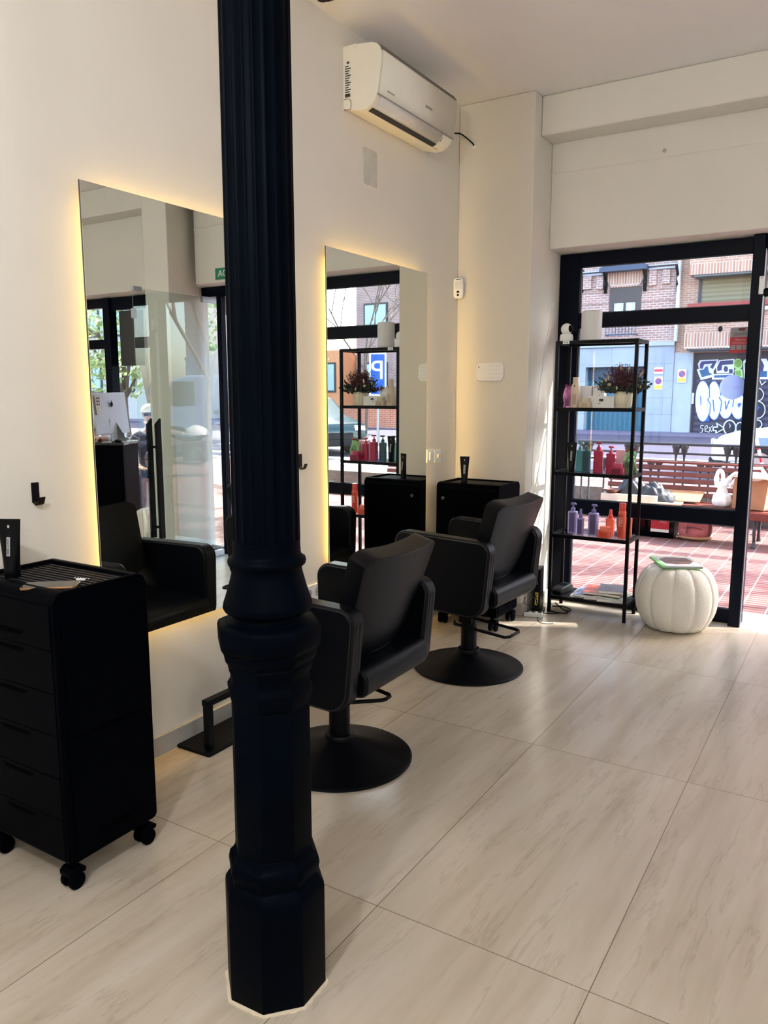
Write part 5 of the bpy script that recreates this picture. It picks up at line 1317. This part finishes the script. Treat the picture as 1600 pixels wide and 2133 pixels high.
gell(0, 1260, 1150, 105, 105); gell(6, 1260, 1150, 92, 92); gell(0, 1270, 1375, 118, 132); gell(6, 1270, 1375, 104, 118); gline(5, [(1250, 1300), (1290, 1340), (1255, 1400)], 14); gell(0, 1270, 1590, 70, 70); gell(6, 1270, 1590, 55, 55)
gline(0, [(1270, 960), (1300, 930), (1330, 1010), (1390, 960)], 12)
b_.build('graffiti', mats_g, gs)
# no-parking signs
def np_sign(px, py, label, w_=.30, h_=.47, y=YA-.08):
    p = A(px, py, y); t = thing('no_parking_sign', label, 'sign', (p.x, y, p.z), 0)
    MB().box(-w_/2, w_/2, 0, .012, -h_/2, h_/2).build('plate', PAPER, t)
    s_ = MB(); s_.cyl((0, -.004, .07), (0, 0, .07), .12, 32); s_.build('red_ring', mat('sign_orange', (206, 92, 74), .5), t)
    s_ = MB(); s_.cyl((0, -.007, .07), (0, -.003, .07), .088, 32); s_.build('blue_disc', mat('sign_blue', (88, 92, 168), .5), t)
    s_ = MB(); s_.boxm(Matrix.Translation((0, -.009, .07)) @ Matrix.Rotation(math.radians(45), 4, 'Y'), .19, .004, .026); s_.build('slash', mat('sign_orange', (206, 92, 74), .5), t)
    s_ = MB(); s_.box(-w_/2+.01, w_/2-.01, -.004, 0, -h_/2+.02, -.085); s_.build('yellow_plate', mat('sign_yellow', (226, 186, 70), .5), t)
    return t
np_sign(1420.5, 783, 'no-parking sign on the pale stone pier beside the graffiti shutter'); np_sign(1371.5, 798, 'no-parking sign on the pale wall right of the blue gate')
p = A(1372, 772, YA-.08); t = thing('wall_notice', 'small white and red notice above the left no-parking sign', 'sign', (p.x, YA-.08, p.z))
MB().box(-.16, .16, 0, .012, -.12, .12).build('plate', PAPER, t); s_ = MB(); s_.box(-.15, .15, -.004, 0, -.04, .05); s_.build('red_bar', mat('notice_red', (220, 60, 84), .5), t)
p = A(1440.5, 830, YA+.15); t = thing('intercom_box', 'small white intercom box on the graffiti shutter frame', 'box', (p.x, YA+.16, p.z))
MB().box(-.08, .08, 0, .04, -.2, .2).build('case', WHITE, t)

# ---- buildings, trees and signs to the right, seen in the mirrors
def block(label, x0, x1, y, d, z1, m, wm, nwx, nwz, seed=0):
    t = thing('apartment_block', label, 'building', ((x0+x1)/2, y, G)); hw = (x1-x0)/2
    MB().box(-hw, hw, 0, d, 0, z1).build('wall', m, t)
    for i in range(nwx):
        for j in range(nwz):
            x = -hw+(i+.5)*2*hw/nwx; z = 1.2+j*3.1
            b_ = MB(); b_.box(x-.75, x+.75, -.06, .02, z+.3, z+1.9); o_ = b_.build('window', wm, t)
            b_ = MB(); b_.box(x-.65, x-.03, -.075, -.06, z+.4, z+1.8); b_.box(x+.03, x+.65, -.075, -.06, z+.4, z+1.8); b_.build('pane', cg, o_)
    return t
BRD = brick_mat('brick_mauve', (172, 142, 132), (158, 126, 118), (196, 180, 172), .26, .085, 'XZ', .012)
block('tall mauve brick apartment block seen in the second mirror', 9.4, 19.5, 36, 9, 17, BRD, GREYD, 4, 5)
block('low orange building with a green awning, far left of the second mirror', 19.7, 27, 35, 8, 3.75, mat('render_orange', (232, 160, 110), .9), GREYD, 3, 1)
block('pale apartment block far behind the parked cars, seen in the first mirror', 27, 46, 30, 9, 14, mat('render_pale', (206, 202, 196), .9), GREYD, 7, 4)
block('white apartment block to the right of the square, seen in the first mirror', 36, 44, 14, 12, 12, mat('render_white', (222, 220, 216), .9), GREYD, 3, 4)
BARK = mat('bark', (112, 98, 86), .9, var=.2, scale=12)
def bare_tree(label, x, y, h, seed, spread=.5, r0=.11, depth=5):
    rnd = random.Random(seed); t = thing('bare_tree', label, 'tree', (x, y, G)); tr_, br_ = MB(), MB()
    def grow(p, d, ln, r, lv):
        mid_ = p+d*ln*.5+Vector((rnd.uniform(-.06, .06), rnd.uniform(-.06, .06), 0))*ln; e = p+d*ln
        (tr_ if lv < 2 else br_).tube([p, mid_, e], [r, r*.85, r*.7], 6 if lv < 3 else 4)
        if lv >= depth: return
        for k in range(3 if lv > 0 else 4):
            nd = (d+Vector((rnd.uniform(-1, 1), rnd.uniform(-1, 1), rnd.uniform(-.25, .6)))*spread*1.5).normalized()
            grow(p.lerp(e, rnd.uniform(.6, 1.0)), nd, ln*rnd.uniform(.6, .82), r*.6, lv+1)
    grow(Vector((0, 0, 0)), Vector((.03, .02, 1)).normalized(), h*.36, r0, 0)
    tr_.build('trunk', BARK, t, smooth=True); br_.build('branches', BARK, t)
    return t
bare_tree('bare street tree before the mauve apartment block, seen in the second mirror', 11.1, 24, 8.5, 3, .5, .06, 6)
bare_tree('bare street tree near the shop front casting shadows on the pavement', 3.2, 8.6, 9.5, 8, .55, .15)
bare_tree('bare street tree near the kerb right of the shop door', 6.9, 10.6, 12.5, 15, .5, .18)
bare_tree('bare street tree behind the motorbike, reflected in the glass door', -7.9, 13.2, 7.0, 21, .5, .09)
LEAFY = mat('leaf_spring', (150, 168, 104), .8, var=.35, scale=4)
def leafy_tree(label, x, y, z0, r, seed, n=2600, trunk=True):
    rnd = random.Random(seed); t = thing('leafy_tree', label, 'tree', (x, y, G)); b_ = MB()
    for i in range(n):
        v = Vector((rnd.gauss(0, 1), rnd.gauss(0, 1), rnd.gauss(0, 1))).normalized()*r*rnd.uniform(.55, 1.0)
        v.z *= .85; p = v+Vector((0, 0, z0+r*.85))
        d = Vector((rnd.uniform(-1, 1), rnd.uniform(-1, 1), rnd.uniform(-1, 1))).normalized(); s_ = d.orthogonal().normalized(); k = rnd.uniform(.08, .2)
        b_.face([p-d*k, p+s_*k*.5, p+d*k, p-s_*k*.5])
    b_.build('foliage', LEAFY, t)
    b_ = MB(); b_.tube([(0, 0, 0), (.05, 0, z0*.6), (0, 0, z0+r*.9)], [.14, .1, .04], 8)
    for k in range(7):
        a = k*.9; b_.tube([(0, 0, z0), (math.cos(a)*r*.35, math.sin(a)*r*.35, z0+r*.6), (math.cos(a)*r*.75, math.sin(a)*r*.75, z0+r*(.8+.3*math.sin(k)))], [.06, .04, .015], 6)
    b_.build('trunk', BARK, t, smooth=True)
leafy_tree('pale green leafy tree behind the reception window, seen in the first mirror', 16.4, 17.6, 1.3, 3.4, 2, 4200)
leafy_tree('second pale green leafy tree further right, seen in the first mirror', 22.6, 17.4, 1.3, 3.4, 5)
leafy_tree('rounded green tree at the left edge of the second mirror', 15.2, 24.5, 1.4, 1.7, 6, 1500)
hd = MB(); hd.box(9.5, 22, 27.9, 28.2, G, G+.9); o = hd.build('garden_wall', brick_mat('brick_low', (208, 128, 98), (196, 116, 88), (214, 176, 156), .26, .08, 'XZ', .012)); tag(o, 'low orange brick wall across the street, seen in the second mirror', 'wall')
# parking sign
t = thing('parking_sign', 'tall blue parking sign with a white letter, seen in the second mirror', 'sign', (8.31, 20.4, G-.17), math.radians(-30))
MB().cyl((0, 0, 0), (0, 0, 1.9), .04).build('pole', STEEL, t)
MB().box(-.26, .26, -.04, .04, 1.55, 2.85).build('panel', mat('sign_white', (236, 238, 240), .4), t)
MB().box(-.21, .21, -.05, .05, 1.6, 2.8).build('blue_panel', mat('parking_blue', (20, 84, 190), .4), t)
text('letter', 'P', .8, (0, -.052, 2.3), (1, 0, 0), (0, 0, 1), PAPER, t, .004)
# motorbike
mb = thing('motorbike', 'white and black motorbike parked on the pavement, reflected in the glass door', 'motorbike', (-5.1, 10.0, G), math.radians(218))
for x in (-.7, .7):
    b_ = MB(); b_.tube([(x+.26*math.cos(2*PI*i/28), 0, .31+.26*math.sin(2*PI*i/28)) for i in range(28)], .055, 10, True); w_ = b_.build('wheel', TYRE, mb, smooth=True)
    b_ = MB()
    for i in range(5): a = 2*PI*i/5; b_.tube([(x, 0, .31), (x+.22*math.cos(a), 0, .31+.22*math.sin(a))], .018, 6)
    b_.cyl((x, -.06, .31), (x, .06, .31), .05); b_.build('rim', STEEL, w_)
b_ = MB(); b_.grid(lambda u, v: (-.28+.52*u, .17*math.sin(PI*min(1, max(0, u*.96+.02)))**.5*math.cos(PI*v), .74+.17*math.sin(PI*min(1, u*.9+.05))*math.sin(PI*v)), 20, 12); b_.build('fuel_tank', WHITEC, mb, smooth=True)
b_ = MB(); b_.prism([(-.72, .86), (-.45, .98), (-.3, .92), (-.32, .68), (-.56, .62)], 1, -.16, .16); b_.build('fairing', WHITEC, mb, bevel=.05, seg=3)
b_ = MB(); b_.prism([(.2, .74), (.5, .8), (.88, .93), (.9, .98), (.5, .88), (.18, .82)], 1, -.12, .12); b_.build('tail', WHITEC, mb, bevel=.03, seg=3)
b_ = MB(); b_.prism([(.16, .8), (.5, .87), (.55, .91), (.2, .86)], 1, -.14, .14); b_.build('saddle', LEATHER, mb, bevel=.02)
b_ = MB(); b_.box(-.24, .22, -.17, .17, .28, .62); b_.cyl((-.02, -.21, .42), (-.02, .21, .42), .12, 20); b_.build('engine', GREYD, mb, bevel=.03)
b_ = MB(); b_.tube([(-.25, -.12, .5), (-.3, -.14, .3), (0, -.17, .2), (.4, -.2, .26), (.78, -.22, .42)], [.03, .03, .03, .05, .055], 10); b_.build('exhaust', CHROME, mb, smooth=True)
b_ = MB(); [b_.tube([(-.7, y, .31), (-.48, y, .95)], .025, 8) for y in (-.1, .1)]; b_.tube([(-.44, -.36, 1.03), (-.5, -.2, 1.0), (-.5, .2, 1.0), (-.44, .36, 1.03)], .014, 8); b_.build('fork_and_bars', BLACK, mb, smooth=True)
b_ = MB(); b_.tube([(.7, 0, .31), (.15, 0, .42)], .04, 8); b_.tube([(-.45, 0, .85), (.1, 0, .62), (.6, 0, .78)], .035, 8); b_.build('frame', BLACK, mb, smooth=True)
b_ = MB(); b_.sph((-.42, -.4, 1.14), .06, .03, .04, 10); b_.sph((-.42, .4, 1.14), .06, .03, .04, 10); b_.build('rear_mirror', BLACK, mb, smooth=True)
# man resting outside
SB = .42
t = thing('stone_seat', 'low stone block carrying the man in the cap, seen in the first mirror', 'block', (2.83, 6.52, G), math.radians(-48))
MB().box(-.4, .4, -.17, .25, 0, SB).build('block', CONC, t, bevel=.015)
seated('man in a cap and sunglasses sitting outside, seen in the first mirror', (2.83, 6.52, G), math.radians(-48), SB, mat('tee_navy', (52, 54, 74), .85), mat('jeans_dark', (62, 70, 84), .85), mat('hair_grey', (170, 164, 158), .7), cap=mat('cap_white', (226, 220, 212), .8), glasses=True)
